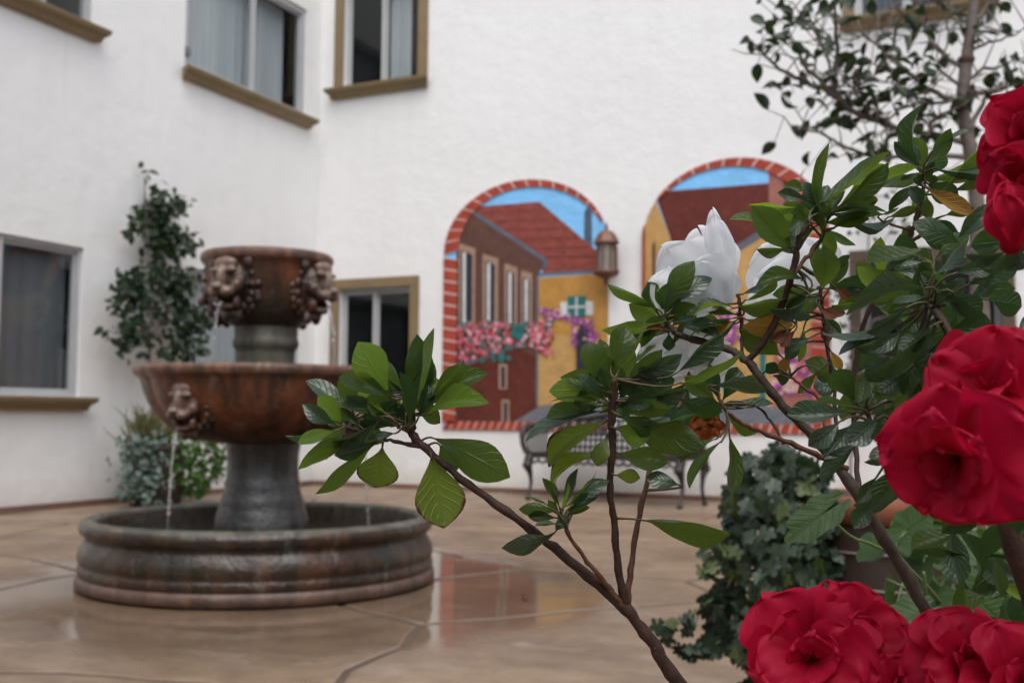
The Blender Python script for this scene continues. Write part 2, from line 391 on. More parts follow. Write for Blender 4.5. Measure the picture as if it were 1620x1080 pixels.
# ------------------------------------------------------------------ painted murals on the back wall
def paint(name, c, var=0.75, scale=9, stretch=(1, 1, 1)):
    m, nt, bs = mk('paint_' + name); p = pos(nt, stretch)
    f = ramp(nt, noise(nt, p, scale, 7, 0.65), 0.3, 0.7); col = mixc(nt, f, c, tuple(x * var for x in c))
    st = ramp(nt, noise(nt, pos(nt, (2, 2, 7)), 9, 5, 0.7), 0.42, 0.75); col = mixc(nt, math_(nt, 'MULTIPLY', st, 0.45), col, tuple(x * 0.45 for x in c))
    wa_ = ramp(nt, noise(nt, pos(nt, (1, 1, 1.5)), 22, 4, 0.7), 0.55, 0.75); col = mixc(nt, math_(nt, 'MULTIPLY', wa_, 0.22), col, tuple(min(1, x * 1.5 + 0.12) for x in c))
    setin(nt, bs.inputs['Base Color'], col); bs.inputs['Roughness'].default_value = 0.75; bs.inputs['Specular IOR Level'].default_value = 0.25
    bump(nt, bs, noise(nt, pos(nt), 5, 5), 0.3, 0.03); return m
PT = dict(brick=paint('brick_red', (0.45, 0.075, 0.045), 0.55, 7), mortar=paint('mortar_pink', (0.72, 0.52, 0.46)), sky=paint('sky_blue', (0.20, 0.48, 0.80), 1.4, 3, (1, 1, 3)),
          roof=paint('roof_red', (0.34, 0.085, 0.065), 0.45, 14, (0.6, 1, 2)), roof2=paint('roof_maroon', (0.16, 0.035, 0.026), 0.6, 10), brown=paint('wall_brown', (0.14, 0.065, 0.048), 0.65, 5),
          dred=paint('wall_dark_red', (0.15, 0.034, 0.022), 0.5, 4), yellow=paint('wall_yellow', (0.60, 0.36, 0.13), 0.66, 5), ochre=paint('wall_ochre', (0.58, 0.30, 0.075), 0.62, 5), gutter=paint('gutter_grey', (0.14, 0.15, 0.19)),
          trim=paint('trim_cream', (0.40, 0.26, 0.19)), dark=paint('dark', (0.035, 0.035, 0.05)), grey=paint('street_grey', (0.20, 0.21, 0.24), 0.6, 8, (1, 1, 3)), white=paint('white', (0.72, 0.72, 0.70)),
          pink=paint('flower_pink', (0.68, 0.16, 0.24), 0.7), pale=paint('flower_pale', (0.80, 0.45, 0.50)), purple=paint('bougainvillea', (0.36, 0.07, 0.36), 0.6, 20), teal=paint('teal', (0.03, 0.18, 0.17)), chim=paint('chimney_pink', (0.38, 0.15, 0.12), 0.7, 6), tower=paint('tower_grey', (0.09, 0.13, 0.18)))
def bw(px, py):
    v = on_back(px, py); return (v.x, v.z)
class Mural:
    def __init__(s, label, outline):
        xs = [p[0] for p in outline]; zs = [p[1] for p in outline]
        s.t = thing('arched_mural', label, 'mural', ((min(xs) + max(xs)) / 2, 0, min(zs)), 'painted arches on the back wall'); s.k = 0; s.o = outline
    def poly(s, name, pts, mat, clipit=True, lift=None):
        if clipit: pts = clip_in(pts, s.o)
        if len(pts) < 3: return
        s.k += 1; d = 0.003 + 0.0004 * (s.k if lift is None else lift)
        n = len(pts); mb = MB(); mb.add([(x, -d, z) for x, z in pts] + [(x, -0.0005, z) for x, z in pts], [tuple(range(n))] + [(i, (i + 1) % n, n + (i + 1) % n, n + i) for i in range(n)])
        return mb.build(name, PT[mat], s.t, fixn=True)
    def line(s, name, a, b, w, mat):
        a, b = Vector((*bw(*a), 0)), Vector((*bw(*b), 0)); n = (b - a).normalized(); n = Vector((-n.y, n.x, 0)) * w / 2
        return s.poly(name, [(a + n)[:2], (b + n)[:2], (b - n)[:2], (a - n)[:2]], mat)
def clip_in(poly, conv):     # clip to a convex outline (counter-clockwise)
    for i in range(len(conv)):
        a, b = conv[i], conv[(i + 1) % len(conv)]
        poly = clip(poly, a[0], a[1], b[1] - a[1], -(b[0] - a[0]))
        if len(poly) < 3: return []
    return poly
def arch(x0, x1, z0, zs, zt, n=28):
    cx, rx = (x0 + x1) / 2, (x1 - x0) / 2
    return [(x0, z0), (x1, z0)] + [(cx + rx * cos(pi * i / n), zs + (zt - zs) * sin(pi * i / n) ** 0.95) for i in range(n + 1)]
def blobs(mural, name, spots, mats, rad, seed, lift=30):
    rb = random.Random(seed); by = {m: MB() for m in mats}
    for i, (x, z) in enumerate(spots):
        m = rb.choice(mats); r = rad * rb.uniform(0.6, 1.3); n = 7; d = 0.003 + 0.0004 * lift + rb.uniform(0, 0.006)
        by[m].add([(x + r * cos(2 * pi * k / n + i) * rb.uniform(0.7, 1.2), -d, z + r * sin(2 * pi * k / n + i) * rb.uniform(0.6, 1.1)) for k in range(n)], [tuple(range(n))])
    for m, mb in by.items():
        if mb.v: tag(mb.build(name, PT[m], mural.t), kind='stuff')
def ztrace(ox, oy, s, pts): return [bw(ox + x / s, oy + y / s) for x, y in pts]
rm = random.Random(5)

# mural beside the tan window
O1 = arch(1.665, 3.55, 0.645, 2.52, 3.27)
m1 = Mural('arched mural of a brown house with pink flower boxes beside the lantern', O1)
Z = lambda pts: ztrace(660, 240, 2.25, pts)
m1.poly('painted_sky', O1, 'sky', False)
m1.poly('painted_tower', Z([(595, 215), (608, 195), (622, 215), (624, 345), (594, 345)]), 'tower')
m1.poly('painted_roof', Z([(185, 198), (435, 178), (690, 395), (690, 425), (450, 440), (440, 400), (190, 225)]), 'roof')
for i in range(6):
    m1.line('painted_roof_course', (660 + (250 + i * 30) / 2.25, 240 + (215 + i * 32) / 2.25), (660 + (470 + i * 34) / 2.25, 240 + (208 + i * 33) / 2.25), 0.008, 'roof2')
m1.poly('painted_house_wall', Z([(140, 235), (195, 205), (455, 395), (432, 440), (432, 800), (140, 800)]), 'brown')
m1.poly('painted_yellow_wall', Z([(430, 448), (700, 430), (700, 890), (430, 910)]), 'ochre')
m1.poly('painted_yellow_shade', Z([(430, 655), (555, 650), (562, 890), (430, 910)]), 'yellow')
m1.poly('painted_street', Z([(320, 970), (430, 905), (700, 872), (700, 985), (320, 985)]), 'grey')
m1.poly('painted_lower_wall', Z([(140, 775), (350, 690), (430, 730), (430, 910), (325, 972), (140, 985)]), 'dred')
m1.line('painted_gutter', (746, 334), (864, 412), 0.045, 'gutter'); m1.line('painted_gutter', (864, 410), (862, 425), 0.04, 'gutter')
m1.line('painted_gutter', (852, 434), (962, 428), 0.028, 'gutter'); m1.line('painted_downpipe', (851, 436), (850, 640), 0.026, 'gutter')
m1.line('painted_ledge', (728, 578), (812, 548), 0.05, 'gutter')
for (x0, y0, x1, y1, xi, yb) in ((150, 325, 208, 345, 8, 612), (235, 364, 290, 380, 10, 625), (313, 398, 358, 412, 8, 635), (372, 422, 411, 434, 7, 630)):
    m1.poly('painted_window', Z([(x0, y0), (x1, y1), (x1 - 2, yb), (x0, yb)]), 'trim')
    m1.poly('painted_pane', Z([(x0 + xi, y0 + 25), (x1 - xi - 2, y1 + 22), (x1 - xi - 3, yb), (x0 + xi, yb)]), 'dark')
    m1.poly('painted_curtain', Z([(x0 + xi + 6, y0 + 32), (x0 + xi + 17, y0 + 34), (x0 + xi + 16, yb), (x0 + xi + 6, yb)]), 'white')
for (x0, y0, x1, y1) in ((292, 755, 322, 845), (302, 882, 330, 968)):
    m1.poly('painted_slit_frame', Z([(x0, y0), (x1, y0), (x1, y1), (x0, y1)]), 'trim'); m1.poly('painted_slit', Z([(x0 + 9, y0 + 10), (x1 - 7, y0 + 10), (x1 - 7, y1 - 6), (x0 + 9, y1 - 6)]), 'dark')
m1.poly('painted_shutter', Z([(512, 535), (628, 532), (628, 582), (512, 585)]), 'white')
m1.poly('painted_window', Z([(537, 515), (602, 513), (602, 586), (537, 588)]), 'teal')
m1.line('painted_glazing_bar', (913, 470), (913, 500), 0.02, 'white'); m1.line('painted_glazing_bar', (900, 486), (928, 485), 0.02, 'white')
m1.poly('painted_doorway', Z([(568, 800), (568, 650), (585, 615), (605, 615), (618, 650), (618, 800)]), 'dark')
def strip(path, w, n, seed):
    r = random.Random(seed); out = []
    for _ in range(n):
        k = r.randrange(len(path) - 1); t = r.random(); a, b = path[k], path[k + 1]
        out.append((a[0] + (b[0] - a[0]) * t + r.gauss(0, w), a[1] + (b[1] - a[1]) * t + r.gauss(0, w)))
    return out
blobs(m1, 'painted_bougainvillea', [bw(660 + x / 2.25, 240 + y / 2.25) for x, y in strip([(435, 570), (500, 580), (560, 592), (605, 610), (622, 660), (615, 690)], 9, 230, 1)] + [bw(660 + x / 2.25, 240 + y / 2.25) for x, y in strip([(560, 600), (563, 690)], 5, 40, 2)], ['purple', 'purple', 'purple', 'pale'], 0.016, 3)
blobs(m1, 'painted_leaves', [bw(660 + rm.gauss(365, 14) / 2.25, 240 + rm.gauss(655, 15) / 2.25) for _ in range(20)] + [bw(660 + rm.uniform(155, 480) / 2.25, 240 + rm.gauss(620, 12) / 2.25) for _ in range(35)] + [bw(660 + rm.uniform(155, 330) / 2.25, 240 + rm.uniform(630, 740) / 2.25) for _ in range(40)], ['teal'], 0.035, 4, 26)
fs = []
for _ in range(260):
    x = rm.uniform(150, 340); top = 605 + abs(x - 245) * 0.12; fs.append((x, rm.uniform(top, 750 - (x - 150) * 0.27)))
for _ in range(170):
    x = rm.gauss(438, 28); fs.append((x, rm.uniform(605, 690 + (x - 400) * 0.6 if x > 400 else 690)))
blobs(m1, 'painted_flowers', [bw(660 + x / 2.25, 240 + y / 2.25) for x, y in fs if 150 < x < 500], ['pink', 'pale', 'pink', 'dred', 'brick'], 0.024, 5, 31)

def border(mu, path, seed, gap=0.10):
    """bricks between an outer and an inner line; path: (outer, inner) pairs"""
    for i in range(len(path) - 1):
        (a, b), (c, d) = path[i], path[i + 1]
        L = lambda p, q, t: (p[0] + (q[0] - p[0]) * t, p[1] + (q[1] - p[1]) * t)
        mu.poly('mortar', [a, c, d, b], 'mortar', False, 36)
        mu.poly('brick', [L(a, c, gap), L(a, c, 1 - gap), L(b, d, 1 - gap), L(b, d, gap)], 'brick', False, 42)
P = []
for i in range(15):
    z = 0.72 + (2.50 - 0.72) * i / 14; P.append(((1.665, z), (1.665 + 0.165, z - 0.03)))
border(m1, P, 1, 0.085)
P = []
for i in range(17):
    a = pi - (pi * 0.90) * i / 16; w = 0.165 * (1 - i / 16) ** 0.75 * (1 - 0.25 * sin(pi * i / 16)) + 0.012
    ox, oz = 2.6075 + 0.9425 * cos(a), 2.52 + 0.75 * sin(a) ** 0.95
    a2 = a - 0.10 * (1 - i / 16)
    P.append(((ox, oz), (2.6075 + (0.9425 - w) * cos(a2), 2.52 + (0.75 - w * 0.75) * sin(a2) ** 0.95 - 0.02)))
border(m1, P, 2, 0.07)
border(m1, [((1.668 + i * 0.094, 0.645), (1.72 + i * 0.092, 0.735)) for i in range(21)], 3, 0.09)

# mural behind the white azalea
O2 = arch(3.915, 5.715, 0.645, 2.52, 3.29)
m2 = Mural('arched mural of a yellow house under a steep maroon roof near the brown framed window', O2)
Z = lambda pts: ztrace(960, 220, 3.18, pts)
m2.poly('painted_sky', O2, 'sky', False)
m2.poly('painted_yellow_wall', Z([(150, 1500), (150, 500), (240, 290), (352, 585), (610, 575), (800, 445), (1200, 250), (1200, 1500)]), 'yellow')
m2.poly('painted_roof', Z([(245, 285), (285, 264), (820, 222), (1150, 222), (1150, 460), (800, 455), (610, 585), (352, 590)]), 'roof2')
m2.poly('painted_chimney', Z([(815, 140), (912, 140), (935, 420), (815, 440)]), 'chim'); m2.poly('painted_chimney_side', Z([(885, 170), (935, 180), (955, 430), (905, 430)]), 'brown')
m2.line('painted_gutter', (1150, 404), (1216, 362), 0.07, 'gutter')
m2.poly('painted_slit', Z([(228, 530), (245, 515), (246, 700), (228, 700)]), 'brown')
m2.poly('painted_window_frame', Z([(745, 560), (905, 500), (905, 760), (745, 760)]), 'teal'); m2.poly('painted_window', Z([(765, 575), (890, 525), (890, 760), (765, 760)]), 'dark')
m2.poly('painted_peach_wall', Z([(340, 820), (620, 790), (640, 1120), (340, 1150)]), 'chim'); m2.poly('painted_doorway', Z([(250, 900), (310, 880), (310, 1300), (250, 1300)]), 'dark')
m2.poly('painted_red_wall', Z([(840, 1000), (1040, 1000), (1040, 1500), (840, 1500)]), 'chim'); m2.poly('painted_green_post', Z([(770, 1050), (800, 1050), (800, 1480), (770, 1480)]), 'teal')
m2.poly('painted_street', Z([(180, 1400), (760, 1330), (1100, 1400), (1100, 1500), (180, 1500)]), 'grey')
blobs(m2, 'painted_flowers', [bw(rm.uniform(1225, 1290), rm.uniform(560, 625)) for _ in range(120)], ['pink', 'purple', 'mortar'], 0.028, 8, 30)
blobs(m2, 'painted_bougainvillea', [bw(rm.gauss(1150, 14), rm.gauss(520, 16)) for _ in range(70)], ['purple', 'pale'], 0.026, 9, 31)
P = []
for i in range(15):
    t = i / 14; a = pi * 0.82 - (pi * 0.82) * t; w = 0.02 + 0.15 * t ** 0.7
    ox, oz = 4.815 + 0.90 * cos(a), 2.52 + 0.77 * max(sin(a), 0) ** 0.95; a2 = a + 0.07 * t
    P.append(((ox, oz), (4.815 + (0.90 - w) * cos(a2), 2.52 + (0.77 - w * 0.8) * max(sin(a2), 0) ** 0.95)))
border(m2, P, 4, 0.07)
border(m2, [((5.715, 2.50 - i * 0.118), (5.55, 2.50 - i * 0.118 + 0.02)) for i in range(16)], 5, 0.06)
border(m2, [((3.92 + i * 0.094, 0.645), (3.95 + i * 0.094, 0.735)) for i in range(20)], 6, 0.09)
m2.line('painted_edge', (1019, 684), (1019, 345), 0.018, 'brick')

# ------------------------------------------------------------------ wall lantern
M['copper'] = plain('aged_copper', (0.20, 0.085, 0.055), (0.13, 0.075, 0.06), 14, 0.55, 0.2, 40, metal=0.3)
M['lglass'] = plain('lantern_glass', (0.27, 0.25, 0.22), (0.20, 0.18, 0.15), 10, 0.25)
LX, LY, LZ = 3.60, -0.20, 2.38
lan = thing('wall_lantern', 'small copper wall lantern with domed cap mounted between the two murals', 'lantern', (LX, -0.02, LZ - 0.3))
q = MB(); q.lathe([(0.0, 0.335), (0.012, 0.33), (0.012, 0.30), (0.022, 0.285), (0.012, 0.27), (0.02, 0.26), (0.06, 0.245), (0.10, 0.205), (0.122, 0.16), (0.135, 0.135), (0.135, 0.12), (0.105, 0.115)], (LX, LY, LZ), 8); q.build('cap', M['copper'], lan, fixn=True)
q = MB(); q.lathe([(0.088, 0.115), (0.088, -0.14)], (LX, LY, LZ), 8); q.build('glass', M['lglass'], lan, fixn=True)
for k in range(8):
    a = 2 * pi * k / 8; q = MB(); q.tube([(LX + 0.098 * cos(a), LY + 0.098 * sin(a), LZ - 0.14), (LX + 0.098 * cos(a), LY + 0.098 * sin(a), LZ + 0.12)], 0.009, 5); q.build('bar', M['copper'], lan)
q = MB(); q.lathe([(0.10, -0.14), (0.135, -0.145), (0.14, -0.165), (0.12, -0.19), (0.06, -0.215), (0.03, -0.23), (0.03, -0.25), (0.015, -0.29), (0.0, -0.30)], (LX, LY, LZ), 8); q.build('base', M['copper'], lan, fixn=True)
q = MB(); q.box((LX - 0.05, -0.025, LZ - 0.16), (LX + 0.05, -0.0005, LZ + 0.12)); q.tube([(LX, -0.02, LZ - 0.02), (LX, -0.11, LZ - 0.02)], 0.03, 8); bevel(q.build('bracket', M['copper'], lan), 0.005)

# ------------------------------------------------------------------ cast iron bench
M['iron'] = plain('cast_iron', (0.020, 0.018, 0.019), (0.038, 0.030, 0.028), 20, 0.5, 0.3, 60)
bl = Vector((2.98, -0.72, 0)); br = Vector((4.63, -1.02, 0))
bx = (br - bl).normalized(); by = Vector((-bx.y, bx.x, 0)); BLn = (br - bl).length
def bp(s, d, z): return bl + bx * s + by * d + Vector((0, 0, z))
ben = thing('garden_bench', 'dark cast iron garden bench with lattice back under the murals', 'bench', tuple(bp(BLn / 2, 0.25, 0)))
for s in (0.04, BLn - 0.04):
    for d, bk in ((0.0, 1), (0.44, -1)):
        o = -0.05 * bk
        pts, rr = smooth_path([bp(s, d - 0.035 * bk, 0.012), bp(s, d - 0.02 * bk, 0.05), bp(s, d + 0.02 * bk, 0.14), bp(s, d + 0.01 * bk, 0.24), bp(s, d - 0.03 * bk, 0.33), bp(s, d, 0.415)], [0.03, 0.018, 0.017, 0.024, 0.045, 0.05])
        q = MB(); q.tube(pts, rr, 8); q.ell(bp(s, d - 0.03 * bk, 0.02), (0.03, 0.03, 0.02)); q.ell(bp(s, d - 0.04 * bk, 0.33), (0.05, 0.05, 0.045)); q.build('leg', M['iron'], ben, True)
q = MB()
for d0, d1 in ((-0.02, 0.02), (0.44, 0.47)):
    q.hexa([bp(0, d0, 0.40), bp(BLn, d0, 0.40), bp(BLn, d1, 0.40), bp(0, d1, 0.40), bp(0, d0, 0.455), bp(BLn, d0, 0.455), bp(BLn, d1, 0.455), bp(0, d1, 0.455)])
q.build('seat_frame', M['iron'], ben)
for i in range(9):
    d = 0.03 + i * 0.046; q = MB(); q.hexa([bp(0.01, d, 0.432), bp(BLn - 0.01, d, 0.432), bp(BLn - 0.01, d + 0.034, 0.432), bp(0.01, d + 0.034, 0.432), bp(0.01, d, 0.45), bp(BLn - 0.01, d, 0.45), bp(BLn - 0.01, d + 0.034, 0.45), bp(0.01, d + 0.034, 0.45)]); q.build('slat', M['iron'], ben)
q = MB()
for i in range(17):   # scalloped apron under the seat
    s = 0.1 + i * (BLn - 0.2) / 16; q.tube([bp(s + 0.045 * cos(a), -0.012, 0.395 - 0.04 * sin(a)) for a in [pi * k / 8 for k in range(9)]], 0.013, 5)
q.build('apron', M['iron'], ben, True)
for s0, sg in ((0.02, 1), (BLn - 0.02, -1)):   # arm ends: curved bars between arm rail and seat
    q = MB()
    pts, rr = smooth_path([bp(s0, -0.03, 0.45), bp(s0 - 0.03 * sg, -0.05, 0.55), bp(s0 - 0.04 * sg, -0.02, 0.66), bp(s0 - 0.035 * sg, 0.10, 0.70), bp(s0 - 0.02 * sg, 0.30, 0.70), bp(s0, 0.46, 0.74)], [0.03, 0.028, 0.034, 0.03, 0.028, 0.028])
    q.tube(pts, rr, 8)
    q.build('armrest', M['iron'], ben, True)
    for i in range(6):
        d = 0.05 + i * 0.065; q = MB(); pts, rr = smooth_path([bp(s0, d, 0.45), bp(s0 - 0.035 * sg, d - 0.01, 0.56), bp(s0 - 0.028 * sg, d, 0.695)], [0.014] * 3); q.tube(pts, rr, 5); q.build('arm_bar', M['iron'], ben, True)
top, rr = smooth_path([bp(0.0, 0.46, 0.72), bp(0.06, 0.49, 0.80), bp(0.16, 0.50, 0.79), bp(0.35, 0.50, 0.775), bp(BLn / 2, 0.50, 0.83), bp(BLn - 0.35, 0.50, 0.775), bp(BLn - 0.16, 0.50, 0.79), bp(BLn - 0.06, 0.49, 0.80), bp(BLn, 0.46, 0.72)], [0.022, 0.03, 0.026, 0.022, 0.028, 0.022, 0.026, 0.03, 0.022], 6)
q = MB(); q.tube(top, rr, 8); q.ell(bp(0.05, 0.49, 0.79), (0.055, 0.05, 0.05)); q.ell(bp(BLn - 0.05, 0.49, 0.79), (0.055, 0.05, 0.05)); q.build('back_rail', M['iron'], ben, True)
q = MB(); q.tube([bp(0.0, 0.465, 0.50), bp(BLn, 0.465, 0.50)], 0.014, 6); q.build('lower_rail', M['iron'], ben, True)
for i in range(27):
    s = 0.08 + i * (BLn - 0.16) / 26
    q = MB(); q.tube([bp(s, 0.465, 0.45), bp(s, 0.48, 0.62), bp(s, 0.50, 0.78)], 0.013, 5); q.build('back_bar', M['iron'], ben, True)
q = MB()
for i in range(14):            # scroll band under the top rail
    s = 0.12 + i * (BLn - 0.24) / 13
    q.tube([bp(s + 0.05 * cos(a), 0.498, 0.725 + 0.042 * sin(a)) for a in [2 * pi * k / 12 for k in range(13)]], 0.014, 5)
q.build('scroll_band', M['iron'], ben, True)
for z in (0.57, 0.62, 0.675):
    q = MB(); q.tube([bp(0.03, 0.472 + (z - 0.45) * 0.09, z), bp(BLn - 0.03, 0.472 + (z - 0.45) * 0.09, z)], 0.012, 5); q.build('cross_rail', M['iron'], ben, True)

# ------------------------------------------------------------------ fountain
FD = 5.26
def zf(py): return at(418, py, FD).z
def rust(name, c1, c2, c3, lime, rough=0.5, algae=None, raised=False):
    m, nt, bs = mk(name); p = pos(nt); ps = pos(nt, (9, 9, 1.1))
    a = ramp(nt, noise(nt, p, 4, 7, 0.65), 0.36, 0.64); b = ramp(nt, noise(nt, ps, 1.5, 6, 0.6), 0.42, 0.60)
    c = mixc(nt, a, c1, c2); c = mixc(nt, math_(nt, 'MULTIPLY', b, 0.75), c, c3)
    d = ramp(nt, noise(nt, pos(nt, (6, 6, 1.6)), 2.2, 8, 0.7), 0.58, 0.72)
    c = mixc(nt, math_(nt, 'MULTIPLY', d, 0.7), c, lime)
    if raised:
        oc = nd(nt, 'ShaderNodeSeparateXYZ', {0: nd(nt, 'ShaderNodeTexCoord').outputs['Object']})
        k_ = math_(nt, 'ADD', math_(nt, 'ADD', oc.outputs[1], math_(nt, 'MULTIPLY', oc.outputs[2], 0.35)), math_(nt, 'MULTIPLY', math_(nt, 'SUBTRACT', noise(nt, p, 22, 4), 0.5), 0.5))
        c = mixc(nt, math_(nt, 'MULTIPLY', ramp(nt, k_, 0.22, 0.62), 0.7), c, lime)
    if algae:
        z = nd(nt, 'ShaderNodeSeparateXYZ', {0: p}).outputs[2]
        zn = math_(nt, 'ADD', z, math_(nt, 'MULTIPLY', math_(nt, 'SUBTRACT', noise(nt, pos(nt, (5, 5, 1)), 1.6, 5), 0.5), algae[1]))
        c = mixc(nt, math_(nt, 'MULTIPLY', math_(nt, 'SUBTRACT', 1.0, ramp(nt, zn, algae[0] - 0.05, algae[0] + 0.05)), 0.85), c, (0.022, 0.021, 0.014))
    setin(nt, bs.inputs['Base Color'], c); setin(nt, bs.inputs['Roughness'], math_(nt, 'ADD', math_(nt, 'MULTIPLY', a, 0.25), rough - 0.2))
    h = math_(nt, 'ADD', noise(nt, p, 9, 6), math_(nt, 'MULTIPLY', noise(nt, p, 70, 3), 0.3)); bump(nt, bs, h, 0.8, 0.016); return m
M['rust'] = rust('rusty_cast_stone', (0.185, 0.056, 0.020), (0.085, 0.028, 0.013), (0.016, 0.010, 0.007), (0.26, 0.20, 0.15), 0.44)
M['rust_lip'] = rust('bleached_rim_stone', (0.22, 0.11, 0.065), (0.13, 0.058, 0.036), (0.045, 0.03, 0.022), (0.40, 0.34, 0.28), 0.6)
M['rust_dark'] = rust('wet_cast_stone', (0.034, 0.030, 0.019), (0.070, 0.026, 0.011), (0.008, 0.007, 0.005), (0.17, 0.17, 0.15), 0.34)
M['mossy'] = rust('mossy_cast_stone', (0.125, 0.122, 0.09), (0.09, 0.084, 0.062), (0.042, 0.04, 0.03), (0.26, 0.25, 0.22), 0.6)
M['pedestal'] = rust('limed_pedestal_stone', (0.095, 0.098, 0.10), (0.045, 0.042, 0.038), (0.014, 0.012, 0.010), (0.26, 0.27, 0.28), 0.36)
M['pinkbase'] = rust('worn_pink_footing', (0.15, 0.085, 0.060), (0.10, 0.058, 0.042), (0.05, 0.033, 0.025), (0.22, 0.16, 0.13), 0.5)
def waterm(name, col, rough=0.03, trans=0.0, sc=14, st=0.25):
    m, nt, bs = mk(name); setin(nt, bs.inputs['Base Color'], col); bs.inputs['Roughness'].default_value = rough
    bs.inputs['Transmission Weight'].default_value = trans; bs.inputs['IOR'].default_value = 1.33
    if st: bump(nt, bs, noise(nt, pos(nt), sc, 3), st, 0.02)
    return m
M['water'] = waterm('pool_water', (0.035, 0.037, 0.029))
M['stream'] = waterm('falling_water', (0.95, 0.97, 1.0), 0.05, 1.0, 60, 0.6)
fo = thing('tiered_fountain', 'three tier rust brown stone fountain with lion heads and round pool', 'fountain', tuple(FC))
zr = zf(812); FR = 0.826
def pool_mod(r, z, a, i): return (r + 0.004 * sin(a * 9) * (i % 2), z)
q = MB(); q.lathe([(FR - 0.02, 0.0), (FR + 0.012, 0.012), (FR + 0.010, 0.05), (FR - 0.004, 0.068)], FC, 96); q.build('footing', M['pinkbase'], fo, True, True)
k = zr / 0.33
prof = [(FR - 0.002, 0.066), (FR + 0.002, 0.075), (FR + 0.004, 0.10 * k), (FR - 0.002, 0.112 * k), (FR - 0.006, 0.122 * k), (FR + 0.001, 0.135 * k), (FR + 0.004, 0.155 * k), (FR - 0.004, 0.19 * k), (FR - 0.022, 0.222 * k), (FR - 0.030, 0.238 * k), (FR - 0.022, 0.252 * k),
        (FR - 0.004, 0.268 * k), (FR + 0.002, 0.29 * k), (FR - 0.006, 0.312 * k), (FR - 0.025, 0.326 * k), (FR - 0.05, 0.33 * k), (FR - 0.068, 0.322 * k), (FR - 0.078, 0.30 * k), (FR - 0.085, 0.20 * k), (FR - 0.10, 0.08), (FR - 0.3, 0.07), (0.05, 0.07)]
q = MB(); q.lathe(prof, FC, 128); pool = q.build('pool', M['rust_dark'], fo, True, True)
q = MB(); q.lathe([(FR - 0.007, 0.3135 * k), (FR - 0.025, 0.328 * k), (FR - 0.05, 0.332 * k), (FR - 0.0685, 0.3235 * k), (FR - 0.074, 0.31 * k)], FC, 128, closed=False); q.build('rim', M['mossy'], pool, True, True)
# pedestal
zp = lambda *pr: [(r, zf(y)) for r, y in pr]
q = MB(); q.lathe([(0.225, 0.0715)] + zp((0.225, 828), (0.222, 818), (0.208, 805), (0.198, 795), (0.20, 790), (0.192, 785), (0.180, 770), (0.182, 762), (0.174, 757), (0.170, 735), (0.172, 715), (0.178, 705), (0.182, 690)), FC, 56); q.build('pedestal', M['pedestal'], fo, True, True)
# lower bowl, scalloped
def lob(n, amt, ph=0.0):
    def f(r, z, a, i): return (r * (1 + amt * (abs(cos(n * (a + ph) / 2)) ** 0.7 - 0.6) * min(1, r / 0.3)), z)
    return f
LB = 0.60; zl = zf(583)
CA = atan2(CAM.y - FC.y, CAM.x - FC.x)    # azimuth of the camera seen from the fountain
az_low = [CA + pi / 2 * k - radians(40) for k in range(4)]
az_up = [CA + pi / 2 * k - radians(36) for k in range(4)]
out = [(0.10, zf(703)), (0.19, zf(701)), (0.27, zf(698)), (0.36, zf(690)), (0.43, zf(678)), (0.49, zf(660)), (0.53, zf(640)), (0.555, zf(620)), (0.567, zf(606)), (0.575, zf(601)), (0.592, zf(597)), (0.60, zf(591)), (0.60, zf(586)), (0.592, zl), (0.57, zl)]
inn = [(0.555, zf(588)), (0.545, zf(600)), (0.50, zf(640)), (0.40, zf(672)), (0.2, zf(686)), (0.05, zf(688))]
q = MB(); q.lathe(out + inn, FC, 160, lob(8, 0.045, -CA)); lowb = q.build('lower_bowl', M['rust'], fo, True, True)
q = MB(); q.lathe([(0.5935, zf(596)), (0.602, zf(591)), (0.602, zf(586)), (0.593, zl + 0.002), (0.568, zl + 0.002)], FC, 160, lob(8, 0.045, -CA), closed=False); q.build('rim', M['rust_lip'], lowb, True, True)
# column
q = MB(); q.lathe(zp((0.145, 690), (0.142, 640), (0.140, 580), (0.140, 560), (0.143, 553), (0.156, 549), (0.160, 542), (0.156, 537), (0.150, 533), (0.152, 522), (0.150, 514), (0.145, 508)), FC, 48); q.build('column', M['mossy'], fo, True, True)
# upper bowl
zu = zf(405)
out = [(0.10, zf(520)), (0.155, zf(517)), (0.19, zf(510)), (0.225, zf(497)), (0.25, zf(482)), (0.272, zf(462)), (0.287, zf(440)), (0.294, zf(426)), (0.30, zf(421)), (0.315, zf(417)), (0.32, zf(411)), (0.318, zf(406)), (0.31, zu + 0.006), (0.29, zu + 0.005)]
inn = [(0.275, zf(412)), (0.265, zf(430)), (0.22, zf(480)), (0.1, zf(500)), (0.03, zf(502))]
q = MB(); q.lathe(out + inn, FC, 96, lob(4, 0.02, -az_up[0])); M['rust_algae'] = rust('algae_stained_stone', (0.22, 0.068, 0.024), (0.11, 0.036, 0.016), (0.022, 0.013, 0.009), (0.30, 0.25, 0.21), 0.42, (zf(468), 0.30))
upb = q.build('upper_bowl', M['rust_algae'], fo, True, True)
q = MB(); q.lathe([(0.3165, zf(416)), (0.322, zf(411)), (0.320, zf(406)), (0.311, zu + 0.008), (0.29, zu + 0.007)], FC, 96, lob(4, 0.02, -az_up[0]), closed=False); q.build('rim', M['rust_lip'], upb, True, True)
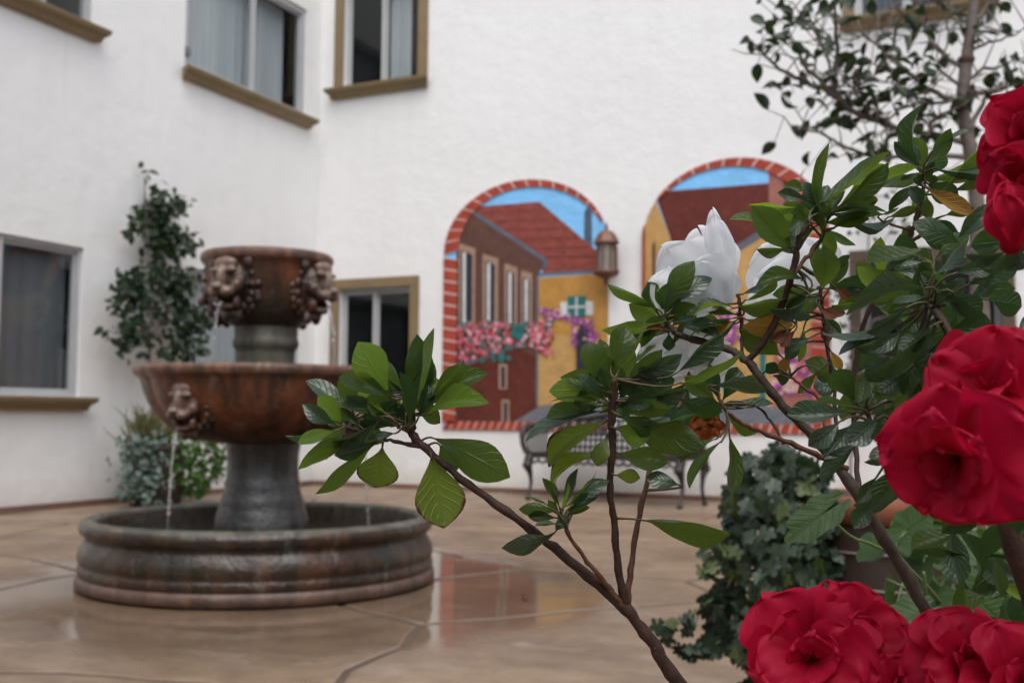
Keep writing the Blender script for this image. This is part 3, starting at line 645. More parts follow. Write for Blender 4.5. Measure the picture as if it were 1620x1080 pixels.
# shield shaped relief between the heads
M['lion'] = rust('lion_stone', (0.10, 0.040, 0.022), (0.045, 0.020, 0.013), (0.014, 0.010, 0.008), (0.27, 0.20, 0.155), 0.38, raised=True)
def lion_mesh(name):
    mb = MB(); rl = random.Random(3)
    E = lambda x, y, z, a, b, c: mb.ell((x, y, z), (a, b, c), None, 14, 10)
    E(0, -0.02, 0.0, 0.44, 0.16, 0.50)                    # back of the mane
    for n_, r0, yy, sz in ((22, 0.46, 0.00, 0.075), (18, 0.40, 0.09, 0.075)):   # curly mane
        for i in range(n_):
            a = 2 * pi * i / n_ + rl.uniform(-0.1, 0.1); k_ = rl.uniform(0.8, 1.2)
            E(r0 * cos(a) * 0.95, yy + rl.uniform(-0.02, 0.02), 0.02 + (r0 + 0.05) * sin(a), sz * k_, sz * 0.8, sz * k_)
    E(0, 0.12, 0.06, 0.31, 0.22, 0.36)                    # head
    E(0, 0.27, 0.34, 0.22, 0.12, 0.12)                    # forehead
    for sx in (-1, 1):
        E(sx * 0.15, 0.345, 0.235, 0.12, 0.075, 0.05)     # brow
        E(sx * 0.20, 0.26, -0.02, 0.12, 0.12, 0.12)       # cheek
        E(sx * 0.115, 0.42, -0.115, 0.125, 0.13, 0.095)   # muzzle
        E(sx * 0.15, 0.285, 0.135, 0.05, 0.04, 0.035)     # eye
        E(sx * 0.33, 0.14, 0.36, 0.10, 0.05, 0.10)        # ear
        E(sx * 0.17, 0.24, -0.30, 0.07, 0.10, 0.12)       # jowl
    E(0, 0.36, 0.10, 0.085, 0.14, 0.22)                   # nose bridge
    E(0, 0.54, -0.03, 0.11, 0.07, 0.06)                   # nose
    E(0, 0.30, -0.37, 0.16, 0.13, 0.07)                   # lower jaw
    E(0, 0.22, -0.48, 0.12, 0.10, 0.10); E(-0.12, 0.16, -0.50, 0.08, 0.08, 0.12); E(0.12, 0.16, -0.50, 0.08, 0.08, 0.12)   # beard
    me = mb.mesh('tmp', M['lion']); ob = bpy.data.objects.new('tmp', me); COL.objects.link(ob)
    r = ob.modifiers.new('r', 'REMESH'); r.mode = 'VOXEL'; r.voxel_size = 0.015
    sm_ = ob.modifiers.new('s', 'SMOOTH'); sm_.iterations = 4; sm_.factor = 0.5
    dg = bpy.context.evaluated_depsgraph_get(); me2 = bpy.data.meshes.new_from_object(ob.evaluated_get(dg))
    bpy.data.objects.remove(ob); me2.name = name
    me2.polygons.foreach_set('use_smooth', [True] * len(me2.polygons)); return me2
lion = lion_mesh('lion_head')
def heads(azs, r, z, size, parent, tilt):
    for a in azs:
        o = link_mesh('lion_head', lion, parent)
        y = Vector((cos(a), sin(a), 0)); x = Vector((sin(a), -cos(a), 0)); zz = Vector((0, 0, 1))
        y2 = y * cos(tilt) - zz * sin(tilt); z2 = zz * cos(tilt) + y * sin(tilt)
        c = FC + y * r + Vector((0, 0, z))
        o.matrix_basis = Matrix(((x.x, y2.x, z2.x, c.x), (x.y, y2.y, z2.y, c.y), (x.z, y2.z, z2.z, c.z), (0, 0, 0, 1))) @ Matrix.Diagonal((size, size, size, 1))
heads(az_up, 0.235, zf(457), 0.285, upb, 0.10)
heads(az_low, 0.475, zf(643), 0.25, lowb, 0.12)
q = MB(); q.lathe([(FR - 0.075, 0.0), (0.5, 0.0), (0.02, 0)], (FC.x, FC.y, zf(842)), 96, closed=False)
pw = q.build('pool_water', M['water'], None, True); tag(pw, kind='structure')
q = MB(); q.lathe([(0.54, 0), (0.15, 0.0)], (FC.x, FC.y, zf(590)), 64, closed=False); tag(q.build('bowl_water', M['water'], None, True), kind='structure')
q = MB(); q.lathe([(0.268, 0), (0.005, 0.0)], (FC.x, FC.y, zf(410)), 48, closed=False); tag(q.build('bowl_water', M['water'], None, True), kind='structure')
def stream(a, r, z0, z1, label, seed):
    r_ = random.Random(seed); mb = MB(); n = 16; y = Vector((cos(a), sin(a), 0)); pts = []; rad = []
    for i in range(n):
        t = i / (n - 1); zz = z0 + (z1 - z0) * t
        pts.append(FC + y * (r + 0.05 * sqrt(t)) + Vector((r_.uniform(-1, 1) * 0.002, r_.uniform(-1, 1) * 0.002, zz))); rad.append(0.0058 * (1 - 0.45 * t) * r_.uniform(0.6, 1.3))
    mb.tube(pts, rad, 6)
    for i in range(26):
        t = r_.random(); c = FC + y * (r + 0.05 * sqrt(t)) + Vector((r_.gauss(0, 0.008), r_.gauss(0, 0.008), z0 + (z1 - z0) * t)); s = r_.uniform(0.002, 0.004); mb.ell(c, (s, s, s * 2), None, 6, 4)
    for i in range(30):
        c = FC + y * (r + 0.05) + Vector((r_.gauss(0, 0.03), r_.gauss(0, 0.03), z1 + abs(r_.gauss(0, 0.02)))); s = r_.uniform(0.002, 0.0045); mb.ell(c, (s, s, s), None, 6, 4)
    return tag(mb.build('water_stream', M['stream'], None, True), label, 'water')
for a, nm in ((az_up[0], 'thin water stream from the upper bowl lion head facing the climbing camellia'), (az_up[1], 'thin water stream from the upper bowl lion head facing the tan window')):
    stream(a, 0.355, zf(487), zf(590), nm, 1 + int(a * 7) % 5)
for a, nm in ((az_low[0], 'water stream from the lower bowl lion head facing the climbing camellia into the pool'), (az_low[1], 'water stream from the lower bowl lion head facing the bench into the pool')):
    stream(a, 0.575, zf(675), zf(842), nm, 2 + int(a * 5) % 7)

# ------------------------------------------------------------------ leaves
def leaf_mat(name, c1, c2, trans, tcol, rough=0.34, vein=0.45, edge=None, spec=0.45):
    m, nt, bs = mk(name); oi = nd(nt, 'ShaderNodeObjectInfo'); uv = nd(nt, 'ShaderNodeUVMap'); sp = nd(nt, 'ShaderNodeSeparateXYZ', {0: uv.outputs[0]})
    u, v = sp.outputs[0], math_(nt, 'ABSOLUTE', sp.outputs[1])
    p = pos(nt)
    f = math_(nt, 'ADD', math_(nt, 'MULTIPLY', oi.outputs['Random'], 0.65), math_(nt, 'MULTIPLY', noise(nt, p, 45, 4), 0.45))
    c = mixc(nt, ramp(nt, f, 0.15, 0.85), c1, c2)
    rib = math_(nt, 'SUBTRACT', 1.0, ramp(nt, v, 0.02, 0.075))
    w = math_(nt, 'FRACT', math_(nt, 'MULTIPLY', math_(nt, 'SUBTRACT', u, math_(nt, 'MULTIPLY', v, 0.30)), 7.0))
    side = math_(nt, 'SUBTRACT', 1.0, ramp(nt, math_(nt, 'ABSOLUTE', math_(nt, 'SUBTRACT', w, 0.5)), 0.03, 0.14))
    spot = ramp(nt, noise(nt, p, 210, 2), 0.74, 0.80)
    vn = math_(nt, 'MAXIMUM', rib, math_(nt, 'MULTIPLY', side, 0.55))
    lt = tuple(min(1, x * 1.7 + 0.02) for x in c1)
    c = mixc(nt, math_(nt, 'MULTIPLY', vn, vein), c, lt)
    c = mixc(nt, math_(nt, 'MULTIPLY', spot, 0.6), c, (0.10, 0.06, 0.02))
    tc = mixc(nt, ramp(nt, f, 0.2, 0.9), tcol, tuple(x * 0.6 for x in tcol))
    tc = mixc(nt, math_(nt, 'MULTIPLY', vn, 0.4), tc, tuple(x * 0.55 for x in tcol))
    if edge:
        e = math_(nt, 'MULTIPLY', ramp(nt, math_(nt, 'ADD', v, math_(nt, 'MULTIPLY', noise(nt, p, 160, 3), 0.4)), 1.02, 1.14), ramp(nt, u, 0.45, 0.68))
        e2 = ramp(nt, math_(nt, 'ADD', u, math_(nt, 'MULTIPLY', noise(nt, p, 200, 3), 0.1)), 1.0, 1.04)
        e = math_(nt, 'MAXIMUM', e, e2); c = mixc(nt, e, c, edge); tc = mixc(nt, e, tc, tuple(x * 0.5 for x in edge))
    setin(nt, bs.inputs['Base Color'], c); bs.inputs['Roughness'].default_value = rough; bs.inputs['Specular IOR Level'].default_value = spec
    bp_ = bump(nt, bs, math_(nt, 'ADD', math_(nt, 'MULTIPLY', vn, -0.8), math_(nt, 'MULTIPLY', noise(nt, p, 260, 3), 0.7)), 0.9, 0.0009)
    tl = nd(nt, 'ShaderNodeBsdfTranslucent', {0: tc}); mx = nd(nt, 'ShaderNodeMixShader', {0: trans, 1: bs.outputs[0], 2: tl.outputs[0]})
    nt.links.new(mx.outputs[0], nt.nodes['Material Output'].inputs[0]); return m
LM = dict(
    g=leaf_mat('azalea_leaf', (0.020, 0.050, 0.010), (0.036, 0.074, 0.014), 0.46, (0.24, 0.37, 0.045)),
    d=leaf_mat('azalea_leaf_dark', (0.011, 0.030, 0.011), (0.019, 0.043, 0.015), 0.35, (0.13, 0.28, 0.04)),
    y=leaf_mat('azalea_leaf_young', (0.075, 0.15, 0.025), (0.095, 0.17, 0.03), 0.5, (0.36, 0.56, 0.05)),
    r=leaf_mat('azalea_leaf_browned', (0.065, 0.115, 0.02), (0.085, 0.125, 0.025), 0.5, (0.36, 0.50, 0.045), edge=(0.09, 0.02, 0.012)),
    o=leaf_mat('azalea_leaf_yellowed', (0.34, 0.20, 0.03), (0.28, 0.15, 0.03), 0.4, (0.55, 0.32, 0.04), vein=0.15),
    b=leaf_mat('azalea_leaf_dead', (0.11, 0.035, 0.016), (0.16, 0.05, 0.02), 0.3, (0.30, 0.09, 0.03), 0.6),
    s=leaf_mat('azalea_leaf_sheen', (0.030, 0.062, 0.034), (0.044, 0.080, 0.044), 0.25, (0.10, 0.20, 0.05), 0.32, spec=0.8),
    cam=leaf_mat('camellia_leaf', (0.014, 0.030, 0.012), (0.024, 0.045, 0.018), 0.18, (0.07, 0.14, 0.03), 0.33),
    ivy=leaf_mat('ivy_leaf', (0.035, 0.058, 0.034), (0.065, 0.095, 0.06), 0.2, (0.10, 0.17, 0.05), 0.42, 0.5),
    ivyd=leaf_mat('ivy_leaf_old', (0.016, 0.032, 0.017), (0.030, 0.050, 0.026), 0.12, (0.06, 0.11, 0.03), 0.38, 0.6),
    ivy2=leaf_mat('ivy_leaf_young', (0.09, 0.13, 0.045), (0.12, 0.15, 0.05), 0.3, (0.18, 0.26, 0.05), 0.45, 0.4),
    ger=leaf_mat('geranium_leaf', (0.024, 0.058, 0.013), (0.042, 0.085, 0.020), 0.3, (0.14, 0.30, 0.03), 0.5, 0.35),
    gre=leaf_mat('grey_trailing_leaf', (0.12, 0.165, 0.14), (0.09, 0.13, 0.115), 0.15, (0.12, 0.2, 0.1), 0.6),
    grass=leaf_mat('dry_grass', (0.20, 0.20, 0.09), (0.28, 0.24, 0.12), 0.3, (0.3, 0.3, 0.12), 0.6),
    fern=leaf_mat('shrub_leaf', (0.045, 0.11, 0.02), (0.07, 0.15, 0.03), 0.3, (0.14, 0.30, 0.04), 0.45))
def bark(name, c1, c2, sc=120):
    m, nt, bs = mk(name); p = pos(nt)
    c = mixc(nt, ramp(nt, noise(nt, p, sc, 5), 0.35, 0.68), c1, c2)
    sp = ramp(nt, noise(nt, p, sc * 2.3, 2), 0.70, 0.76); c = mixc(nt, math_(nt, 'MULTIPLY', sp, 0.5), c, (0.34, 0.24, 0.17))
    setin(nt, bs.inputs['Base Color'], c); bs.inputs['Roughness'].default_value = 0.7
    bump(nt, bs, noise(nt, p, sc * 1.4, 5), 0.9, 0.0015); return m
M['stem'] = bark('azalea_bark', (0.055, 0.022, 0.013), (0.028, 0.013, 0.009))
M['stem_young'] = bark('azalea_young_bark', (0.13, 0.052, 0.026), (0.075, 0.032, 0.018))
M['stem_old'] = bark('azalea_old_bark', (0.070, 0.046, 0.034), (0.034, 0.022, 0.017), 90)
M['tree_bark'] = bark('camellia_bark', (0.20, 0.165, 0.14), (0.12, 0.10, 0.085), 30)
M['green_stem'] = plain('green_stalk', (0.10, 0.17, 0.05), (0.13, 0.17, 0.06), 20, 0.5)
M['stalk'] = plain('leaf_stalk', (0.06, 0.07, 0.02), (0.07, 0.035, 0.018), 60, 0.5)
M['terracotta'] = plain('terracotta', (0.24, 0.08, 0.042), (0.16, 0.055, 0.032), 7, 0.75, 0.25, 50)
M['darkpot'] = plain('dark_glazed_pot', (0.035, 0.024, 0.02), (0.055, 0.035, 0.027), 9, 0.5, 0.25, 40)
M['palering'] = plain('pale_band', (0.26, 0.22, 0.19), (0.18, 0.15, 0.13), 12, 0.7)
M['soil'] = plain('potting_soil', (0.05, 0.032, 0.022), (0.03, 0.02, 0.015), 40, 0.9, 0.8, 60)

def wid_azalea(u): return max(0.03, sin(pi * min(1.0, u) ** 1.45) ** 0.82 * 1.0)
def wid_narrow(u): return max(0.02, sin(pi * u ** 0.9) ** 0.85)
def wid_cam(u): return max(0.02, sin(pi * u ** 0.85) ** 0.7 * (1 - 0.35 * max(0, u - 0.7) / 0.3))
def wid_round(u): return max(0.03, sin(pi * u ** 0.95) ** 0.55)
def leaf_mesh(name, mat, wid, arch=0.1, fold=0.25, curl=0.0, nu=9, nv=3, wave=0.0, seed=0, tw=0.0):
    r = random.Random(seed); vs = []; uvs = []; cols = 2 * nv + 1; ph = r.random() * 6
    for i in range(nu + 1):
        u = i / nu; w = 0.5 * wid(u)
        for j in range(-nv, nv + 1):
            t = j / nv; y = t * w
            z = arch * 4 * u * (1 - u) + fold * abs(y) - curl * y * y * 4 + wave * sin(u * 9 + ph + (1 if t > 0 else 0)) * abs(t) ** 2 * w
            a = tw * u
            vs.append((u, y * cos(a) - z * sin(a), y * sin(a) + z * cos(a))); uvs.append((u, t))
    fs = [(i * cols + j, i * cols + j + 1, (i + 1) * cols + j + 1, (i + 1) * cols + j) for i in range(nu) for j in range(cols - 1)]
    me = bpy.data.meshes.new(name); me.from_pydata(vs, [], fs); me.materials.append(mat)
    ul = me.uv_layers.new(name='UVMap')
    for l in me.loops: ul.data[l.index].uv = uvs[l.vertex_index]
    me.polygons.foreach_set('use_smooth', [True] * len(me.polygons)); me.update(); return me
def lobed_mesh(name, mat, lobes, depth, fold=0.15, seed=0, rag=0.0):
    """palmate leaf: fan from the stalk point, unit length along x"""
    r = random.Random(seed); n = lobes * 8; vs = [(0.30, 0, 0)]; uvs = [(0.3, 0)]
    for ring, k in ((1, 0.55), (2, 1.0)):
        for i in range(n + 1):
            a = -pi * 0.93 + 2 * pi * 0.93 * i / n
            lob_ = abs(cos((a) * lobes / 2 * (1 / 0.97))) if lobes % 2 else abs(cos(a * lobes / 2))
            rr = (1 - depth) + depth * lob_ ** 0.9 + r.uniform(-rag, rag)
            rr *= 0.62 + 0.10 * cos(a)
            x = 0.30 + rr * k * cos(a); y = rr * k * sin(a) * 0.95
            vs.append((x, y, fold * (abs(y) * 0.8 - 0.3 * x * x) + 0.012 * sin(7 * a) * k)); uvs.append((min(1, max(0, x)), y * 2))
    m = n + 1; fs = [(0, 1 + i, 2 + i) for i in range(n)] + [(1 + i, 1 + m + i, 2 + m + i, 2 + i) for i in range(n)]
    me = bpy.data.meshes.new(name); me.from_pydata(vs, [], fs); me.materials.append(mat)
    ul = me.uv_layers.new(name='UVMap')
    for l in me.loops: ul.data[l.index].uv = uvs[l.vertex_index]
    me.polygons.foreach_set('use_smooth', [True] * len(me.polygons)); me.update(); return me
def frame(P, X, N, L, W, H=None):
    X = X.normalized(); N = (N - X * N.dot(X)); N = N.normalized() if N.length > 1e-6 else X.orthogonal().normalized(); S = N.cross(X); H = L if H is None else H
    return Matrix(((X.x * L, S.x * W, N.x * H, P.x), (X.y * L, S.y * W, N.y * H, P.y), (X.z * L, S.z * W, N.z * H, P.z), (0, 0, 0, 1)))
def rvec(r, s=1.0): return Vector((r.gauss(0, s), r.gauss(0, s), r.gauss(0, s)))
def mass(name, placements, me, parent):      # many small leaves too small to pick apart, one part
    V = [v.co.copy() for v in me.vertices]; F = [tuple(p.vertices) for p in me.polygons]; mb = MB()
    ul = me.uv_layers[0].data; luv = [tuple(d.uv) for d in ul]
    for mw in placements: mb.add([mw @ v for v in V], F)
    o = mb.build(name, list(me.materials), parent, True)
    nl = o.data.uv_layers.new(name='UVMap'); flat = [c for _ in placements for uv in luv for c in uv]
    if len(flat) == 2 * len(o.data.loops): nl.data.foreach_set('uv', flat)
    tag(o, kind='stuff'); return o
def pot(c, r, h, parent, mat, rimmat=None, flare=0.78, rimh=0.055):
    q = MB(); q.lathe([(r * flare * 0.96, 0.0), (r * flare, 0.01), (r * (flare + 1) / 2, h * 0.5), (r * 0.965, h - rimh), (r * 0.96, h - 0.004), (r * 0.86, h - 0.004), (r * 0.84, h * 0.5), (r * 0.6, 0.03), (0.01, 0.03)], c, 40); q.build('pot_body', mat, parent, True, True)
    q = MB(); q.lathe([(r * 0.962, h - rimh), (r * 1.01, h - rimh + 0.004), (r * 1.03, h - rimh * 0.4), (r * 1.02, h - 0.006), (r * 0.98, h), (r * 0.90, h), (r * 0.865, h - 0.012), (r * 0.865, h - 0.03)], c, 40, closed=False); q.build('pot_rim', rimmat or mat, parent, True, True)
    q = MB(); q.lathe([(0.01, h - 0.045), (r * 0.86, h - 0.05)], c, 24, closed=False); q.build('soil', M['soil'], parent, True, True)

# ---- planter and climbing camellia at the left wall
lf_cam = [leaf_mesh('camellia_leaf', LM['cam'], wid_cam, a, 0.2, nu=4, nv=1) for a in (0.06, 0.14)]
rp = random.Random(21)
PC = Vector((0.42, -2.92, 0))
pl = thing('planted_pot', 'dark round pot of trailing greenery and dry grass below the climbing camellia', 'planter', tuple(PC))
pot(PC, 0.27, 0.52, pl, M['darkpot'])
lf_gr = leaf_mesh('leaf', LM['gre'], wid_round, 0.05, 0.2, nu=3, nv=1); lf_sh = leaf_mesh('leaf', LM['fern'], wid_round, 0.08, 0.2, nu=3, nv=1); lf_bl = leaf_mesh('blade', LM['grass'], wid_narrow, 0.12, 0.1, nu=5, nv=1)
pm = []
for i in range(340):      # grey leaves spilling down the side nearest the screened window
    a = rp.uniform(0, 2 * pi); t = rp.random(); side = Vector((0.1, -0.27, 0)); c = PC + side + Vector((rp.gauss(0, 0.11), rp.gauss(0, 0.085), 0.62 - 0.56 * t + rp.gauss(0, 0.03))) + Vector((0.05, -0.06, 0)) * t
    pm.append(frame(c, rvec(rp) + Vector((0.5, -0.3, -0.6)), rvec(rp, 0.6) + Vector((0.7, -0.6, 0.5)), 0.055, 0.05))
mass('trailing_foliage', pm, lf_gr, pl)
pm = []
for i in range(760):
    d = rvec(rp).normalized(); c = PC + Vector((0.13, 0.22, 0.40)) + Vector((d.x * 0.33, d.y * 0.36, d.z * 0.34)) * rp.uniform(0.72, 1.05)
    if c.z < 0.03: c.z = rp.uniform(0.03, 0.2)
    pm.append(frame(c, rvec(rp) + d * 0.7 + Vector((0, 0, -0.4)), d + rvec(rp, 0.4), 0.06, 0.052))
mass('foliage', pm, lf_sh, pl)
pm = []
for i in range(170):
    a = rp.uniform(0, 2 * pi); e = rp.uniform(0.5, 1.45); d = Vector((cos(a) * cos(e), sin(a) * cos(e), sin(e))); pm.append(frame(PC + Vector((0.02, -0.16, 0.5)) + rvec(rp, 0.03), d, rvec(rp), rp.uniform(0.22, 0.42), 0.012, 0.3))
mass('grass_tuft', pm, lf_bl, pl)
for dx, dy, z in ((0.22, 0.42, 0.45), (0.30, 0.33, 0.60)):
    q = MB(); q.ell(PC + Vector((dx, dy, z)), (0.025, 0.025, 0.02)); q.build('flower', PT['purple'], pl, True)

def twiggy(r, root, target, rad, mb, ends, depth=0, n=7, wob=0.05, keep=None):
    pts = []; L = (target - root).length
    for i in range(n + 1):
        t = i / n; p = root.lerp(target, t) + (rvec(r, wob * L * 0.25) if 0 < i < n else Vector()); pts.append(keep(p) if keep else p)
    mb.tube(pts, [rad * (1 - 0.6 * i / n) for i in range(n + 1)], 6)
    ends += pts[n // 2:]; return pts
keepL = lambda p: Vector((max(0.03, p.x), p.y, p.z))
cl = thing('climbing_camellia', 'climbing camellia with one red bloom trained up the white wall from the dark pot', 'climber', (0.22, -2.75, 0.5))
mb = MB(); ends = []
trunk = twiggy(rp, Vector((0.40, -2.92, 0.47)), Vector((0.07, -2.80, 2.95)), 0.018, mb, ends, n=12, wob=0.02, keep=keepL)
for i in range(38):
    b = trunk[rp.randrange(5, 12)]; sgn = rp.choice((-1, 1)); zf_ = (b.z - 1.2) / 1.7
    ln = rp.uniform(0.2, 0.75) * (1.15 - 0.8 * max(0, zf_)); twiggy(rp, b, b + Vector((rp.uniform(0.0, 0.12), sgn * ln, rp.uniform(-0.25, 0.3))), 0.007, mb, ends, n=6, wob=0.12, keep=keepL)
mb.build('stem', M['tree_bark'], cl, True)
pm = []
for c in ends:
    for _ in range(8):
        p = c + rvec(rp, 0.055)
        if p.x < 0.03 or p.z < 1.25: continue
        pm.append(frame(p, rvec(rp) + Vector((0.4, 0, -0.5)), rvec(rp, 0.6) + Vector((0.9, -0.4, 0.4)), rp.uniform(0.07, 0.11), rp.uniform(0.045, 0.065)))
random.Random(4).shuffle(pm)
for mw in pm[:200]: link_mesh('leaf', lf_cam[rp.randrange(2)], cl, mw)
mass('foliage', pm[200:], lf_cam[0], cl)
q = MB(); q.ell((0.20, -2.42, 1.98), (0.03, 0.035, 0.035)); q.ell((0.22, -2.44, 1.99), (0.02, 0.02, 0.025)); q.build('flower', plain('red_bloom', (0.5, 0.02, 0.05), None, 20, 0.5), cl, True)

# ---- sparse climber round the brown framed window
keepB = lambda p: Vector((p.x, min(-0.03, p.y), p.z))
c2 = thing('wall_climber', 'sparse small leaved climber around the brown framed window', 'climber', (6.05, -0.15, 0))
mb = MB(); ends = []
trunk = twiggy(rp, Vector((5.88, -0.12, 0.0)), Vector((6.10, -0.08, 2.75)), 0.016, mb, ends, n=12, wob=0.02, keep=keepB)
ends = ends[4:]
for i in range(26):
    b = trunk[rp.randrange(5, 13)]; twiggy(rp, b, b + Vector((rp.uniform(-0.3, 0.75), -rp.uniform(0, 0.1), rp.uniform(-0.15, 0.35))), 0.006, mb, ends, n=6, wob=0.12, keep=keepB)
mb.build('stem', M['tree_bark'], c2, True)
pm = [frame(c + rvec(rp, 0.05) - Vector((0, 0.05, 0)), rvec(rp) + Vector((0, -0.4, -0.4)), rvec(rp, 0.6) + Vector((0, -1, 0.4)), 0.055, 0.035) for c in ends for _ in range(2)]
mass('foliage', pm, lf_cam[0], c2)

# ---- ivy in the dark pot
lf_ivy = [lobed_mesh('ivy_leaf', LM['ivy'], 5, 0.42, 0.2, 1), lobed_mesh('ivy_leaf', LM['ivy'], 5, 0.36, 0.35, 2), lobed_mesh('ivy_leaf', LM['ivy2'], 5, 0.42, 0.25, 3), lobed_mesh('ivy_leaf', LM['ivyd'], 5, 0.45, 0.3, 4), lobed_mesh('ivy_leaf', LM['ivyd'], 5, 0.38, 0.2, 5)]
ID = 2.85; IP = on_floor(1405, 1150); IP = at(1405, 900, ID); IP.z = 0
iv = thing('ivy_pot', 'tall dark pot with terracotta rim and ivy spilling to the floor', 'planter', tuple(IP))
pot(IP, 0.21, 0.60, iv, M['darkpot'], M['terracotta'], 0.82, 0.07)
for z in (0.46, 0.37, 0.28):
    q = MB(); r0 = 0.21 * (0.82 + 0.155 * z / 0.53) + 0.002; q.lathe([(r0, z - 0.003), (r0 + 0.004, z), (r0, z + 0.003)], IP, 40, closed=False); q.build('band', M['palering'], iv, True, True)
ri = random.Random(8); pm = []
rgt = Vector((RT.x, RT.y, 0)).normalized(); fwd = Vector((FW.x, FW.y, 0)).normalized()
def ivy_at(px, py, d, sc=1.0, young=False):
    p = at(px, py, d); out_ = -rgt * 0.6 - fwd * 0.8 + Vector((0, 0, 0.45))
    pm.append((frame(p, Vector((0, 0, -0.8)) + rvec(ri, 0.45) - rgt * 0.3, out_ + rvec(ri, 0.55), ri.uniform(0.024, 0.050) * sc, ri.uniform(0.024, 0.048) * sc), 2 if young else ri.choice((0, 1, 0, 3, 4))))
import itertools
mound = [(1180, 715), (1250, 700), (1300, 735), (1335, 800), (1340, 900), (1335, 960), (1290, 1000), (1230, 1030), (1180, 1045), (1140, 1010), (1110, 960), (1140, 900), (1150, 830), (1155, 770)]
def inside(x, y, P):
    c = False
    for i in range(len(P)):
        (x1, y1), (x2, y2) = P[i], P[(i + 1) % len(P)]
        if (y1 > y) != (y2 > y) and x < (x2 - x1) * (y - y1) / (y2 - y1) + x1: c = not c
    return c
while len(pm) < 980:
    x, y = ri.uniform(1085, 1345), ri.uniform(695, 1110)
    if not inside(x, y, mound): continue
    e = (x - 1240) / 110
    d = ID - 0.17 + 0.16 * e * e + ri.uniform(-0.05, 0.14) + 0.05 * mnoise.noise(Vector((x / 40, y / 40, 0))) + (0.02 if y < 760 else -0.07 * (y - 760) / 300)
    ivy_at(x, y, d, young=(x < 1170 and ri.random() < 0.5) or ri.random() < 0.08)
vines = [[(1150, 930), (1110, 960), (1075, 985), (1055, 990)], [(1160, 990), (1130, 1020), (1100, 1025), (1080, 1020)], [(1200, 1040), (1190, 1080), (1170, 1120), (1160, 1170)], [(1140, 850), (1128, 880), (1118, 900)], [(1260, 1030), (1270, 1090), (1260, 1150)]]
for vpts in vines:
    vp, _ = smooth_path([at(x, y, ID - 0.12) for x, y in vpts]); q = MB(); q.tube(vp, 0.0025, 5); q.build('vine', M['green_stem'], iv, True)
    for p in vp:
        for _ in range(2): pm.append((frame(p + rvec(ri, 0.012), Vector((0, 0, -0.6)) + rvec(ri, 0.6), -fwd + rvec(ri, 0.4), ri.uniform(0.022, 0.042), ri.uniform(0.022, 0.042)), 2 if ri.random() < 0.6 else 0))
pm.sort(key=lambda t: (t[0].translation - CAM).length)
for mw, k in pm[:300]: link_mesh('leaf', lf_ivy[k], iv, mw)
mass('foliage', [mw for mw, k in pm[300:]], lf_ivy[3], iv)

# ---- camellia tree at the right
TD = 4.2
tb = at(1560, 900, TD); tb.z = 0
tr = thing('camellia_tree', 'slender grey trunked camellia tree with sparse dark leaves near the brown framed window', 'tree', tuple(tb))
T = lambda x, y, dd=0.0: at(1140 + x / 3, y / 3, TD + dd)
pts = [tb + Vector((0, 0, 0.0)), tb + Vector((0.01, 0, 0.5)), T(1225, 1300), T(1215, 960), T(1185, 720), T(1150, 520), T(1165, 300), T(1195, 100), T(1205, -60), T(1200, -260)]
pp, rr = smooth_path(pts, [0.045, 0.04, 0.034, 0.030, 0.028, 0.026, 0.024, 0.020, 0.017, 0.012])
rt = random.Random(77)
q = MB(); q.tube(pp, rr, 10, wob=0.06, rng=rt); q.build('trunk', M['tree_bark'], tr, True)
for z in ((1165, 285), (1148, 515)):
    c = T(*z); q = MB(); q.lathe([(0.030, -0.01), (0.034, 0.0), (0.030, 0.01)], c, 12, closed=False); q.build('tie', M['stem_young'], tr, True)
BR = [[(1170, 680), (900, 620), (690, 560), (570, 460), (480, 200), (380, 90), (265, 30)], [(690, 560), (540, 460), (420, 330), (360, 230), (335, 195)], [(560, 450), (430, 400), (310, 350), (190, 245), (150, 222)],
      [(1140, 480), (1000, 430), (850, 310), (700, 180), (620, 190)], [(1155, 330), (1000, 200), (960, 80), (930, -40)], [(540, 420), (550, 180), (540, -30)], [(1185, 740), (1000, 740), (720, 745), (500, 650), (340, 590)],
      [(1150, 440), (1280, 430), (1400, 400), (1500, 370)], [(1185, 610), (1250, 480), (1330, 430), (1500, 350)], [(1185, 120), (1260, 40), (1300, -40)], [(1160, 400), (1250, 330), (1480, 260)], [(1180, 200), (1100, 60), (1080, -60)],
      [(1000, 420), (870, 460), (800, 330), (780, 250)], [(1150, 500), (1020, 560), (980, 640), (880, 600), (760, 640), (690, 680)], [(1190, 780), (1300, 720), (1380, 560)], [(860, 320), (820, 200), (860, 60), (800, -40)], [(1150, 420), (1040, 330), (1080, 180), (1050, 40)], [(700, 560), (640, 430), (560, 380)], [(1200, 850), (1000, 860), (860, 880), (790, 860)], [(1165, 260), (1270, 200), (1380, 180), (1460, 120)], [(1150, 480), (900, 500), (800, 560), (720, 520), (640, 380)]]
tips = []
